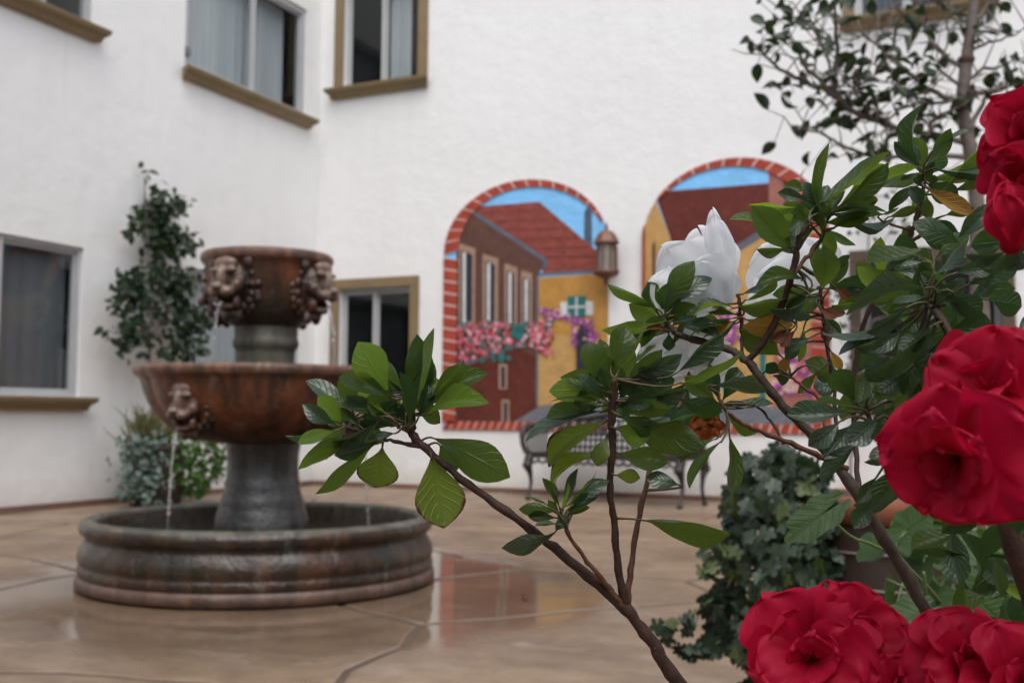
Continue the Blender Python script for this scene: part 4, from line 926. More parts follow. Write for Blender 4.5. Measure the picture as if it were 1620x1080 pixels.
for bi, b in enumerate(BR):
    o = rt.uniform(-0.25, 0.25); P_, R_ = smooth_path([T(x, y, o * i / len(b)) for i, (x, y) in enumerate(b)], [max(0.003, (0.012 if bi < 12 else 0.008) * (1 - 0.8 * i / (len(b) - 1))) for i in range(len(b))], 5)
    P_ = [p + rvec(rt, 0.004) for p in P_]; q = MB(); q.tube(P_, R_, 6)
    for i in range(3, len(P_)):
        if rt.random() < 0.75:
            e = P_[i] + (rvec(rt, 1).normalized() + UP * 0.35) * rt.uniform(0.06, 0.20); m_ = P_[i].lerp(e, 0.5) + rvec(rt, 0.012); q.tube([P_[i], m_, e], [0.0032, 0.0025, 0.0016], 5); tips.append(e)
            if rt.random() < 0.6: e2 = m_ + rvec(rt, 0.05); q.tube([m_, e2], [0.002, 0.0014], 5); tips.append(e2)
    tips.append(P_[-1]); q.build('branch', M['tree_bark'], tr, True)
lf_tree = [leaf_mesh('leaf', LM['cam'], wid_cam, a, f, c, nu=6, nv=2) for a, f, c in ((0.1, 0.25, 0), (0.22, 0.1, 0.1), (-0.06, 0.35, 0), (0.16, 0.4, 0))]
n = 0
for e in tips:
    for _ in range(rt.choice((0, 1, 1, 1, 2))):
        if n >= 298: break
        X = rvec(rt, 1).normalized() + Vector((0, 0, -0.35)); link_mesh('leaf', lf_tree[rt.randrange(4)], tr, frame(e, X, Vector((0, 0, 1)) + rvec(rt, 0.6), rt.uniform(0.05, 0.095), rt.uniform(0.032, 0.05))); n += 1

# ---- geraniums behind the azalea, lower right
lf_ger = [lobed_mesh('leaf', LM['ger'], 7, 0.20, 0.18, 5, 0.03), lobed_mesh('leaf', LM['ger'], 5, 0.25, 0.3, 6, 0.03)]
rg = random.Random(31)
def geranium(px, d, label, n, hlo, hhi, pts_px):
    base = at(px, 1000, d); base.z = 0
    gt = thing('potted_geranium', label, 'geranium', tuple(base), 'geraniums between the ivy and the azalea'); pot(base, 0.16, 0.34, gt, M['terracotta'])
    for i in range(n):
        x, y = pts_px(rg); p = at(x, y, d + rg.uniform(-0.14, 0.14))
        root = base + Vector((rg.uniform(-0.08, 0.08), rg.uniform(-0.08, 0.08), 0.29))
        P_, R_ = smooth_path([root, root.lerp(p, 0.5) + Vector((0, 0, 0.06)) + rvec(rg, 0.02), p], [0.005, 0.003, 0.0016]); q = MB(); q.tube(P_, R_, 6); q.build('stalk', M['green_stem'], gt, True)
        N = Vector((0, 0, 1)) - fwd * 0.35 + rvec(rg, 0.35); s = rg.uniform(0.045, 0.075)
        link_mesh('leaf', lf_ger[rg.randrange(2)], gt, frame(p, rvec(rg, 1), N, s, s))
    return gt
geranium(1540, 1.55, 'leafy green geranium in a terracotta pot beside the ivy pot', 46, 0, 0, lambda r: (r.uniform(1400, 1660), r.uniform(830, 1060)))
gt2 = geranium(1640, 2.1, 'taller geranium behind the red azalea next to the camellia trunk', 40, 0, 0, lambda r: (r.uniform(1430, 1720), r.uniform(800, 960)))

fl_ = on_floor(828, 947)
tag(link_mesh('fallen_leaf', leaf_mesh('fallen_leaf', LM['b'], wid_cam, 0.15, 0.3, nu=6, nv=2), None, frame(fl_ + Vector((0, 0, 0.006)), Vector((0.6, -0.8, 0.1)), Vector((0, 0, 1)), 0.07, 0.035)), 'single brown dead leaf lying on the wet paving', 'leaf')

# ------------------------------------------------------------------ foreground azaleas
TB = at(1650, 1500, 0.86); TB.z = 0
trough = thing('planter_trough', 'long terracotta trough holding both azaleas', 'planter', tuple(TB))
def tp(a, b, z): return Vector((TB.x, TB.y, 0)) + rgt * a + fwd * b + Vector((0, 0, z))
def tbox(a0, a1, b0, b1, z0, z1, fl=1.0):
    return [tp(a0 * fl, b0 * fl, z0), tp(a1 * fl, b0 * fl, z0), tp(a1 * fl, b1 * fl, z0), tp(a0 * fl, b1 * fl, z0), tp(a0, b0, z1), tp(a1, b0, z1), tp(a1, b1, z1), tp(a0, b1, z1)]
q = MB(); q.hexa(tbox(-0.28, 0.42, -0.17, 0.17, 0.0, 0.28, 0.92)); bevel(q.build('trough_body', M['terracotta'], trough), 0.012)
for a0, a1, b0, b1 in ((-0.30, 0.44, -0.19, -0.165), (-0.30, 0.44, 0.165, 0.19), (-0.30, -0.275, -0.164, 0.164), (0.415, 0.44, -0.164, 0.164)):
    q = MB(); q.hexa(tbox(a0, a1, b0, b1, 0.27, 0.33)); q.build('trough_rim', M['terracotta'], trough)
q = MB(); q.hexa(tbox(-0.274, 0.414, -0.163, 0.163, 0.281, 0.30)); q.build('soil', M['soil'], trough)

wa = thing('white_azalea', 'azalea with white blossoms and whorled green leaves on brown stems', 'azalea', tuple(tp(-0.05, 0.02, 0.3)))
ra = thing('red_azalea', 'dark leaved azalea with crimson double blossoms', 'azalea', tuple(tp(0.24, -0.03, 0.3)))
STEMS = {}; PET = {}
def stem(parent, pts, mat='stem', k=6, seed=0):
    """pts: (px, py, depth, width in pixels)"""
    rr_ = random.Random(seed); P_, R_ = smooth_path([at(x, y, d) for x, y, d, w in pts], [w * (0.70 if parent is wa else 0.9) * d / FPX / 2 for x, y, d, w in pts], k)
    P_ = [p + rvec(rr_, 0.0004) for p in P_]
    R_ = [r * (1 + 0.10 * sin(i * 1.7 + seed) + rr_.uniform(-0.05, 0.08)) for i, r in enumerate(R_)]
    STEMS.setdefault(parent.name, []).extend(P_)
    q = MB(); q.tube(P_, R_, 10, wob=0.05, rng=rr_); return q.build('stem', M[mat], parent, True)
wr = tp(-0.05, 0.02, 0.29); rr0 = tp(0.24, -0.03, 0.29)
def to_px(p):
    v = p - CAM; d = v.dot(FW); return 810 + FPX * v.dot(RT) / d, 540 - FPX * v.dot(UP) / d, d
wx, wy, wd = to_px(wr); rx_, ry_, rd = to_px(rr0)
stem(wa, [(wx - 20, wy, wd, 46), (1440, 1390, 0.83, 40), (1240, 1260, 0.81, 34), (1075, 1080, 0.80, 31), (1035, 1020, 0.80, 29), (990, 962, 0.80, 27), (900, 885, 0.80, 22), (830, 830, 0.80, 20), (740, 765, 0.80, 18), (685, 720, 0.80, 17), (655, 690, 0.80, 20), (648, 650, 0.80, 22), (640, 610, 0.795, 13)], seed=1)
stem(wa, [(668, 705, 0.80, 14), (635, 700, 0.80, 9), (600, 690, 0.795, 8), (565, 680, 0.79, 7), (540, 672, 0.79, 5)], seed=2)
stem(wa, [(990, 962, 0.80, 24), (979, 900, 0.795, 17), (972, 830, 0.79, 16), (966, 770, 0.785, 15), (969, 700, 0.78, 17), (968, 650, 0.775, 18), (972, 600, 0.77, 12)], seed=3)
stem(wa, [(992, 958, 0.805, 18), (997, 900, 0.81, 13), (1012, 815, 0.82, 13), (1028, 740, 0.83, 12), (1040, 690, 0.84, 10), (1075, 640, 0.86, 8), (1090, 590, 0.88, 6)], 'stem_young', seed=4)
stem(wa, [(986, 958, 0.798, 13), (962, 928, 0.795, 13), (935, 895, 0.79, 10), (905, 855, 0.785, 9), (893, 830, 0.78, 12)], 'stem_young', seed=5)
stem(wa, [(wx + 25, wy, wd, 48), (1640, 1350, 0.85, 42), (1560, 1150, 0.83, 34), (1495, 1020, 0.82, 30), (1430, 905, 0.82, 28), (1374, 810, 0.82, 27), (1335, 750, 0.83, 26), (1288, 692, 0.84, 22), (1230, 632, 0.84, 20), (1182, 572, 0.845, 19), (1150, 552, 0.85, 16), (1110, 540, 0.86, 17), (1070, 528, 0.865, 14), (1052, 505, 0.865, 9)], 'stem_old', seed=6)
stem(wa, [(1180, 574, 0.845, 16), (1212, 535, 0.84, 16), (1238, 480, 0.835, 15), (1256, 420, 0.83, 15), (1266, 375, 0.825, 15), (1282, 350, 0.82, 9)], 'stem', seed=7)
stem(wa, [(1246, 448, 0.833, 12), (1270, 415, 0.84, 10), (1295, 385, 0.845, 9), (1305, 355, 0.845, 8)], 'stem_young', seed=8)
stem(wa, [(1340, 742, 0.83, 15), (1300, 722, 0.825, 13), (1240, 697, 0.82, 12), (1190, 676, 0.815, 10), (1150, 652, 0.81, 8), (1135, 620, 0.81, 7)], 'stem_young', seed=9)
stem(wa, [(1325, 735, 0.83, 10), (1322, 650, 0.85, 9), (1311, 562, 0.86, 9), (1302, 500, 0.865, 8), (1298, 455, 0.865, 7)], seed=10)
stem(wa, [(1360, 790, 0.835, 12), (1352, 690, 0.87, 12), (1350, 610, 0.87, 11), (1358, 545, 0.87, 11), (1375, 490, 0.865, 11), (1405, 435, 0.86, 12), (1432, 385, 0.855, 12), (1450, 345, 0.85, 12), (1460, 300, 0.85, 9), (1462, 270, 0.85, 7)], seed=11)
stem(wa, [(1432, 390, 0.855, 9), (1455, 372, 0.86, 9), (1475, 350, 0.865, 7)], 'stem_young', seed=12)
stem(wa, [(1175, 572, 0.85, 8), (1173, 530, 0.86, 7), (1170, 480, 0.865, 9), (1166, 466, 0.865, 6)], seed=13)
stem(wa, [(1240, 700, 0.82, 8), (1215, 660, 0.83, 6), (1195, 640, 0.835, 5)], seed=14)
stem(wa, [(650, 690, 0.80, 8), (642, 676, 0.792, 7), (630, 678, 0.788, 4)], seed=15)
stem(wa, [(1305, 720, 0.83, 7), (1300, 640, 0.84, 7), (1270, 612, 0.845, 8), (1250, 595, 0.85, 5)], 'stem_young', seed=16)
stem(ra, [(rx_, ry_, rd, 80), (1900, 1400, 0.72, 60), (1720, 1150, 0.66, 46), (1615, 900, 0.64, 36), (1570, 700, 0.64, 26), (1520, 560, 0.66, 18), (1470, 480, 0.68, 12)], 'stem', seed=20)
stem(ra, [(1590, 800, 0.64, 24), (1640, 640, 0.62, 18), (1640, 480, 0.61, 14), (1630, 350, 0.60, 10), (1615, 250, 0.60, 8)], 'stem', seed=21)
stem(ra, [(1800, 1250, 0.68, 30), (1620, 1180, 0.64, 22), (1480, 1110, 0.63, 18), (1350, 1060, 0.63, 12)], 'stem', seed=22)
stem(ra, [(1560, 660, 0.642, 16), (1480, 690, 0.66, 11), (1400, 690, 0.68, 9), (1370, 650, 0.69, 7)], 'stem', seed=23)

fr = random.Random(99)
AZ = {}
for kk in 'gdyrobs':
    AZ[kk] = [leaf_mesh('leaf', LM[kk], wid_azalea, a, f, c, nu=10, nv=3, wave=w, seed=i, tw=t) for i, (a, f, c, w, t) in enumerate(((0.05, 0.22, 0.0, 0.05, 0.0), (0.12, 0.12, 0.1, 0.08, 0.25), (-0.07, 0.30, 0.0, 0.05, -0.25), (0.16, 0.34, 0.0, 0.06, 0.1), (-0.13, 0.18, 0.15, 0.1, 0.15)))]
    AZ[kk] += [leaf_mesh('leaf', LM[kk], wid_narrow, a, f, 0, nu=10, nv=3, wave=0.05, seed=i, tw=t) for i, (a, f, t) in enumerate(((0.07, 0.25, 0.1), (-0.08, 0.3, -0.15), (0.14, 0.15, 0.2)))]
NLEAF = {'white_azalea': 0, 'red_azalea': 0}
def pleaf(parent, bx, by, tx, ty, w, kind, d0, d1=None, narrow=None, sign=None, me=None):
    Lp = sqrt((tx - bx) ** 2 + (ty - by) ** 2)
    if d1 is None: d1 = d0 + fr.uniform(-0.45, 0.25) * Lp * d0 / FPX
    P0, P1 = at(bx, by, d0), at(tx, ty, d1); X = P1 - P0; L = X.length; Xn = X.normalized()
    V = (CAM - (P0 + P1) / 2).normalized(); N = (V - Xn * V.dot(Xn)).normalized()
    aw = w * (d0 + d1) / 2 / FPX; rat = 0.40 if parent is wa else 0.42; tw_ = max(aw * 1.02, rat * L * 0.9)
    roll = math.acos(min(1, aw / tw_)); sg = sign if sign else fr.choice((-1, 1))
    N = Matrix.Rotation(sg * roll, 3, Xn) @ N
    if me is None:
        nar = narrow if narrow is not None else (aw / L < 0.26 and roll < 0.5)
        me = AZ[kind][fr.randrange(5, 8)] if nar else AZ[kind][fr.randrange(0, 5)]
    PET.setdefault(parent.name, []).append((P0, Xn, L))
    o = link_mesh('leaf', me, parent, frame(P0, X, N, L * 1.06, tw_ * 1.14, L)); return o
def whorl(parent, ox, oy, s, d, rows, jit=0.01):
    for r in rows:
        bx, by, tx, ty, w, k = r[:6]
        pleaf(parent, ox + bx / s, oy + by / s, ox + tx / s, oy + ty / s, w / s, k, d + fr.uniform(-jit, jit))
# left twig
whorl(wa, 440, 500, 2.7, 0.795, [(470, 320, 348, 122, 132, 'y'), (490, 350, 272, 265, 85, 'g'), (545, 430, 592, 98, 92, 'd'), (580, 400, 662, 70, 55, 'g'), (585, 390, 650, 192, 82, 'g'), (620, 370, 782, 195, 42, 'g'), (632, 400, 882, 252, 90, 'g'), (640, 420, 888, 375, 78, 'y'),
    (440, 430, 235, 527, 62, 's'), (272, 455, 175, 348, 82, 'y'), (245, 460, 112, 380, 62, 's'), (245, 475, 42, 508, 34, 's'), (245, 490, 92, 542, 52, 'y'), (400, 555, 172, 747, 84, 'g'), (390, 545, 102, 647, 42, 'g'), (445, 560, 415, 722, 156, 'r'),
    (655, 600, 705, 888, 200, 'r'), (668, 522, 972, 678, 140, 'g'), (690, 550, 762, 650, 95, 'g'), (440, 400, 298, 345, 42, 's'), (460, 430, 250, 378, 60, 'g'), (490, 470, 330, 515, 50, 'd'), (520, 440, 480, 310, 40, 'g'), (560, 470, 520, 250, 60, 'd'), (470, 420, 385, 365, 34, 'y'),
    (600, 430, 640, 300, 60, 'd'), (420, 530, 250, 590, 50, 'd'), (380, 530, 215, 610, 55, 'g'), (350, 470, 270, 395, 40, 'g'), (500, 500, 400, 520, 40, 'd'), (480, 440, 430, 370, 24, 'y'), (440, 405, 380, 380, 22, 'y')])
# centre whorl
whorl(wa, 800, 500, 3.6, 0.775, [(520, 425, 262, 425, 118, 'y'), (500, 350, 470, 155, 132, 'g'), (600, 290, 672, 72, 142, 'g'), (600, 490, 575, 238, 190, 'g'), (650, 300, 785, -5, 42, 'g'), (670, 370, 985, 225, 105, 's'), (648, 440, 945, 365, 165, 'd'), (670, 390, 880, 200, 100, 'g'),
    (700, 480, 1015, 415, 85, 's'), (640, 560, 1102, 738, 178, 'g'), (632, 640, 815, 680, 140, 'y'), (640, 780, 910, 835, 130, 'g'), (625, 905, 758, 920, 76, 'r'), (985, 960, 808, 925, 98, 's'), (560, 540, 138, 705, 76, 's'), (550, 510, 248, 575, 62, 'g'), (545, 490, 262, 492, 48, 'g'),
    (570, 600, 262, 845, 130, 'r'), (575, 690, 525, 845, 100, 'r'), (560, 790, 270, 970, 76, 'r'), (980, 320, 1225, 118, 60, 's'), (980, 385, 1335, 205, 90, 'g'), (1190, 395, 1472, 430, 92, 's'), (985, 470, 1220, 540, 120, 'd'),
    (1275, 680, 1285, 1003, 96, 'g'), (1235, 705, 1058, 968, 56, 'g'), (1205, 695, 1005, 832, 50, 'g'), (650, 470, 720, 350, 90, 'd'), (640, 520, 850, 470, 90, 'd'), (560, 470, 420, 340, 80, 'd'), (620, 500, 930, 520, 110, 'g'), (700, 620, 1060, 560, 100, 'd'), (880, 380, 760, 300, 60, 'd'), (600, 430, 540, 300, 60, 'd')])
# small shoot
whorl(wa, 780, 740, 3.18, 0.782, [(315, 220, 140, 208, 62, 'g'), (285, 200, 115, 138, 27, 'g'), (318, 200, 253, 58, 34, 'g'), (352, 210, 425, 12, 60, 's'), (350, 200, 512, 18, 46, 'y'), (380, 225, 518, 148, 52, 'd'), (385, 200, 573, 72, 42, 's'), (390, 230, 318, 300, 42, 's'), (330, 305, 60, 397, 48, 's'), (320, 250, 185, 245, 44, 'd'), (330, 285, 215, 292, 26, 'g'), (335, 200, 300, 90, 30, 'g'), (360, 240, 480, 200, 44, 'g'), (340, 210, 375, 80, 34, 'y'), (330, 240, 280, 165, 36, 'g'), (752, 262, 1165, 330, 46, 'g')], 0.006)
# whorl under the white flower
whorl(wa, 960, 220, 3.18, 0.862, [(255, 855, 15, 733, 70, 'g'), (290, 880, 432, 628, 82, 'g'), (322, 860, 517, 703, 52, 's'), (245, 850, 218, 728, 30, 'd'), (320, 890, -5, 957, 28, 'g'), (335, 900, 185, 952, 60, 'g'), (335, 1030, 390, 885, 46, 'g'), (690, 815, 832, 648, 48, 'g'), (640, 850, 438, 892, 32, 'g'), (640, 900, 455, 942, 22, 'g'), (655, 925, 425, 992, 42, 'g'),
    (480, 1010, 625, 925, 36, 'o'), (690, 960, 925, 935, 58, 'o'), (870, 1085, 690, 945, 140, 'g'), (300, 960, 200, 955, 34, 'b'), (600, 830, 505, 828, 30, 'b'), (680, 780, 830, 760, 0.1 + 40, 's'), (350, 950, 560, 1000, 60, 's'), (320, 920, 450, 900, 40, 'd'), (300, 880, 180, 1040, 60, 'g'), (260, 960, 60, 1075, 60, 'g')])
# upper whorls right of the white flower
whorl(wa, 960, 220, 3.18, 0.835, [(1100, 420, 1118, 40, 78, 'g'), (1060, 330, 1402, 80, 78, 'g'), (1160, 345, 1402, 130, 84, 'g'), (1060, 330, 985, 222, 62, 's'), (975, 345, 728, 330, 64, 'y'), (935, 570, 738, 350, 135, 'g'), (890, 450, 632, 408, 36, 'g'), (1010, 260, 900, 235, 60, 'g'), (1015, 310, 868, 272, 44, 's'), (1075, 345, 935, 415, 68, 'g'), (1070, 372, 1348, 312, 38, 'g'), (1130, 372, 1402, 372, 40, 's'), (1140, 450, 1322, 378, 48, 'g'),
    (905, 545, 762, 555, 44, 'g'), (1085, 755, 1090, 545, 118, 'g'), (1130, 680, 1220, 588, 46, 'd'), (1115, 760, 1208, 615, 62, 'g'), (990, 710, 762, 738, 76, 'g'), (985, 780, 685, 835, 72, 'g'), (1010, 790, 825, 850, 42, 's'), (1150, 745, 1215, 800, 46, 'b'), (1310, 800, 1138, 832, 30, 'g'), (1000, 410, 900, 500, 60, 'd'), (1090, 460, 1040, 330, 60, 'd'), (1020, 420, 960, 330, 60, 'g'), (1080, 480, 1120, 330, 50, 'g'), (1020, 760, 900, 870, 60, 'd'), (1080, 850, 1150, 900, 60, 'b'), (1050, 900, 930, 870, 60, 'd'), (1020, 1000, 900, 1070, 60, 's'), (900, 980, 830, 1010, 50, 'b'), (950, 960, 880, 1040, 50, 'b')])
whorl(wa, 1180, 340, 3.6, 0.855, [(300, 560, 0, 630, 70, 'o'), (330, 640, 300, 830, 60, 'y'), (250, 780, 190, 900, 56, 'o'), (480, 770, 540, 880, 50, 'o'), (270, 640, 145, 720, 50, 'b'), (440, 560, 540, 680, 50, 'd'), (190, 900, 120, 850, 70, 'd'), (170, 920, 240, 940, 76, 'd'), (310, 700, 235, 820, 66, 'd'), (400, 900, 300, 1010, 60, 'g'), (380, 870, 470, 950, 50, 'g'), (100, 900, 30, 1010, 120, 'g'), (450, 600, 470, 720, 60, 'b'), (430, 540, 560, 560, 56, 'b')])
# whorl with the yellow leaf
whorl(wa, 1300, 130, 3.6, 0.85, [(558, 470, 572, 150, 58, 'd'), (560, 490, 420, 348, 74, 's'), (590, 480, 727, 276, 72, 'g'), (640, 490, 1013, 382, 42, 's'), (670, 370, 842, 282, 22, 's'), (705, 605, 935, 368, 48, 'g'), (750, 622, 922, 533, 42, 'g'), (560, 525, 455, 558, 40, 'g'), (592, 600, 852, 752, 98, 'o'), (540, 820, 775, 895, 150, 'd'), (790, 890, 932, 705, 92, 's'), (380, 770, 545, 722, 56, 'g'), (470, 930, 500, 820, 60, 'g'), (620, 800, 600, 670, 62, 'g'), (570, 700, 500, 600, 74, 's'), (575, 600, 540, 520, 60, 'd'), (620, 590, 640, 450, 44, 'd'), (700, 760, 860, 720, 60, 'g'), (580, 520, 520, 420, 50, 'g'), (600, 560, 660, 560, 50, 'd'), (60, 830, 335, 762, 42, 'g'), (100, 748, 402, 765, 46, 's'), (0, 742, 302, 680, 27, 'g'), (335, 752, 437, 712, 30, 'g'), (90, 720, 340, 480, 76, 'g'), (120, 590, 525, 490, 40, 'g')])
# big right hand cluster (red azalea)
whorl(ra, 1180, 340, 3.6, 0.69, [(1030, 415, 595, 557, 76, 's'), (1020, 470, 845, 500, 60, 's'), (920, 525, 698, 662, 74, 's'), (870, 580, 455, 672, 78, 's'), (850, 640, 545, 790, 92, 's'), (880, 665, 705, 775, 82, 's'), (1080, 580, 880, 862, 150, 's'), (1100, 555, 735, 875, 76, 'd'), (1010, 395, 655, 298, 42, 'g'), (1020, 190, 705, 265, 54, 'g'), (1010, 265, 825, 300, 30, 's'), (1070, 320, 945, 230, 40, 'g'), (1055, 520, 1240, 375, 100, 'd'), (1075, 340, 1235, 175, 54, 's'),
    (1250, 240, 1485, 168, 42, 's'), (1260, 400, 1545, 258, 130, 'd'), (1215, 160, 962, 55, 130, 'd'), (1210, 130, 1365, -5, 82, 's'), (1290, 150, 1455, 90, 100, 'g'), (1170, 650, 1400, 660, 180, 'd'), (980, 780, 900, 1010, 150, 'd'), (625, 1065, 505, 895, 132, 'd'), (745, 1075, 805, 945, 100, 'g'), (1100, 480, 1260, 540, 100, 'd'), (1150, 400, 1000, 330, 80, 'd'), (1300, 450, 1520, 420, 110, 'd'), (900, 900, 760, 1000, 120, 'd'), (1060, 700, 1000, 900, 160, 'd'), (1200, 330, 1400, 300, 100, 'd'), (1380, 480, 1560, 520, 130, 'd'), (1050, 640, 880, 760, 110, 'd'), (1200, 560, 1100, 760, 140, 'd'), (820, 800, 700, 940, 110, 'd'), (1000, 500, 820, 560, 70, 'g'), (1080, 250, 1260, 120, 80, 'g'), (1180, 440, 1330, 560, 120, 'd'), (680, 900, 640, 1060, 100, 'g')], 0.035)
whorl(ra, 1180, 600, 3.6, 0.68, [(595, 185, 255, 202, 84, 's'), (590, 155, 405, 140, 42, 'g'), (535, 240, 365, 372, 100, 's'), (605, 255, 455, 442, 112, 's'), (748, 225, 598, 362, 130, 's'), (660, 345, 445, 585, 86, 'd'), (745, 555, 636, 695, 76, 'd'), (880, 490, 745, 695, 112, 'd'), (930, 610, 630, 712, 56, 's'), (715, 690, 620, 840, 100, 'd'), (730, 100, 800, 10, 100, 'g'), (900, 360, 710, 440, 90, 's'), (880, 260, 720, 330, 90, 'd'), (840, 150, 760, 300, 110, 'd')], 0.03)
whorl(ra, 1180, 600, 3.6, 0.56, [(1480, 560, 1560, 800, 240, 'd'), (1500, 350, 1330, 480, 120, 'd'), (1560, 160, 1450, 320, 150, 's'), (1400, 230, 1250, 130, 70, 'd'), (1400, 620, 1130, 860, 150, 'd'), (1540, 650, 1360, 590, 160, 'd'), (1580, 500, 1480, 380, 130, 'd'), (1350, 480, 1200, 640, 160, 'd'), (1560, 880, 1470, 700, 200, 'd'), (1400, 560, 1500, 760, 200, 'd')], 0.02)
whorl(ra, 1300, 130, 3.6, 0.60, [(1150, 860, 1000, 680, 170, 'g'), (1180, 820, 1090, 950, 160, 'd'), (1060, 900, 860, 930, 130, 'd'), (1050, 960, 830, 980, 60, 's'), (1100, 1000, 900, 1040, 110, 'd'), (1180, 980, 1060, 1070, 130, 'd')], 0.02)
# leaves deeper in the red azalea
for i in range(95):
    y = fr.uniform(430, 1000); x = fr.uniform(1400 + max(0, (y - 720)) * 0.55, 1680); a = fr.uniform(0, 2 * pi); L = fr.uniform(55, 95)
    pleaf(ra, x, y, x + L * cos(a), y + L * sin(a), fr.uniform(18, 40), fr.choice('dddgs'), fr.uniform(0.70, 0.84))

for cx, cy, d, n_ in ((640, 622, 0.80, 9), (560, 660, 0.80, 7), (972, 620, 0.785, 10), (1058, 520, 0.87, 9), (1296, 352, 0.84, 9), (1300, 455, 0.865, 4), (1462, 285, 0.852, 8), (1172, 500, 0.87, 3), (1140, 640, 0.83, 7), (1090, 600, 0.88, 5), (1340, 600, 0.86, 5), (1400, 450, 0.87, 8)):
    for i in range(n_):
        a = 2 * pi * (i + fr.uniform(-0.35, 0.35)) / n_; L = fr.uniform(50, 92)
        pleaf(wa, cx + 8 * cos(a), cy + 8 * sin(a), cx + L * cos(a), cy + L * sin(a) * 0.85 - 10, fr.uniform(16, 34), fr.choice('gggddsy'), d + fr.uniform(0.0, 0.03))
for par in (wa, ra):           # leaf stalks back to the nearest stem
    q = MB()
    for P0, Xn, L in PET[par.name]:
        S = min(STEMS[par.name], key=lambda p: (p - (P0 - Xn * 0.008)).length); D = (S - P0).length
        if D > (0.055 if par is wa else 0.04): continue
        c = P0 - Xn * min(0.012, D * 0.5)
        pts = [P0 + Xn * L * 0.06] + [P0 * (1 - t) ** 2 + c * 2 * t * (1 - t) + S * t * t for t in (0.0, 0.25, 0.5, 0.75, 1.0)]
        q.tube(pts, [0.0006, 0.0007, 0.0008, 0.0009, 0.0010, 0.0012], 6)
    tag(q.build('leaf_stalks', M['stalk'], par, True), kind='stuff')

# lobed geranium leaves reaching between the stems
lf_gbig = lobed_mesh('leaf', LM['ger'], 7, 0.16, 0.12, 9, 0.02)
def glf(bx, by, tx, ty, w, d):
    P0, P1 = at(bx, by, d), at(tx, ty, d - 0.01); X = P1 - P0; V = (CAM - P0).normalized(); N = (V - X.normalized() * V.dot(X.normalized())) + UP * 0.5
    link_mesh('leaf', lf_gbig, gt2, frame(P0, X, N, X.length * 0.95, w * d / FPX))
glf(1325, 795, 1240, 858, 52, 1.05); glf(1425, 845, 1478, 810, 56, 1.12); glf(1500, 870, 1560, 860, 60, 1.2); glf(1470, 960, 1400, 1000, 60, 1.15); glf(1530, 930, 1580, 980, 70, 1.15)
for pts in ([(1318, 825, 1.05, 5), (1350, 850, 1.06, 5), (1392, 867, 1.1, 6), (1440, 900, 1.2, 7), (1520, 1010, 1.6, 8), (1600, 1230, 2.05, 8)], [(1418, 868, 1.12, 5), (1425, 850, 1.12, 5), (1440, 840, 1.12, 4)], [(1510, 900, 1.2, 10), (1522, 960, 1.25, 12), (1530, 1080, 1.5, 12), (1600, 1250, 2.05, 10)], [(1462, 905, 1.15, 6), (1470, 985, 1.2, 8), (1500, 1100, 1.5, 8), (1600, 1240, 2.05, 8)]):
    o = stem(gt2, pts, 'green_stem', seed=40)
    o.name = 'stalk'

# ---- petals
def petal_mat(name, c1, c2, tcol, trans=0.35, streak=0.3):
    m, nt, bs = mk(name); uv = nd(nt, 'ShaderNodeUVMap'); sp = nd(nt, 'ShaderNodeSeparateXYZ', {0: uv.outputs[0]})
    oi = nd(nt, 'ShaderNodeObjectInfo')
    w = noise(nt, nd(nt, 'ShaderNodeCombineXYZ', {0: math_(nt, 'MULTIPLY', sp.outputs[0], 1.5), 1: math_(nt, 'MULTIPLY', sp.outputs[1], 9.0), 2: oi.outputs['Random']}).outputs[0], 2.0, 4)
    f = ramp(nt, math_(nt, 'ADD', math_(nt, 'MULTIPLY', w, 0.6), math_(nt, 'MULTIPLY', sp.outputs[0], 0.4)), 0.25, 0.8)
    c = mixc(nt, f, c1, c2); setin(nt, bs.inputs['Base Color'], c); bs.inputs['Roughness'].default_value = 0.5; bs.inputs['Specular IOR Level'].default_value = 0.15
    bump(nt, bs, math_(nt, 'ADD', w, math_(nt, 'MULTIPLY', noise(nt, pos(nt), 300, 3), 0.3)), streak, 0.0008)
    tl = nd(nt, 'ShaderNodeBsdfTranslucent', {0: tcol}); mx = nd(nt, 'ShaderNodeMixShader', {0: trans, 1: bs.outputs[0], 2: tl.outputs[0]}); nt.links.new(mx.outputs[0], nt.nodes['Material Output'].inputs[0]); return m
M['petal_red'] = petal_mat('crimson_petal', (0.28, 0.002, 0.013), (0.48, 0.010, 0.055), (0.70, 0.008, 0.06), 0.42)
M['petal_white'] = petal_mat('white_petal', (0.84, 0.86, 0.88), (0.90, 0.91, 0.92), (0.95, 0.97, 1.0), 0.62, 0.35)
def wid_petal(u): return (0.30 + 0.70 * min(1, u / 0.62)) * (1 if u < 0.66 else sqrt(max(0.0, 1 - ((u - 0.66) / 0.34) ** 2.2)) * 0.97 + 0.03) * (0.55 + 0.45 * sin(min(1, u * 1.5) * pi / 2))
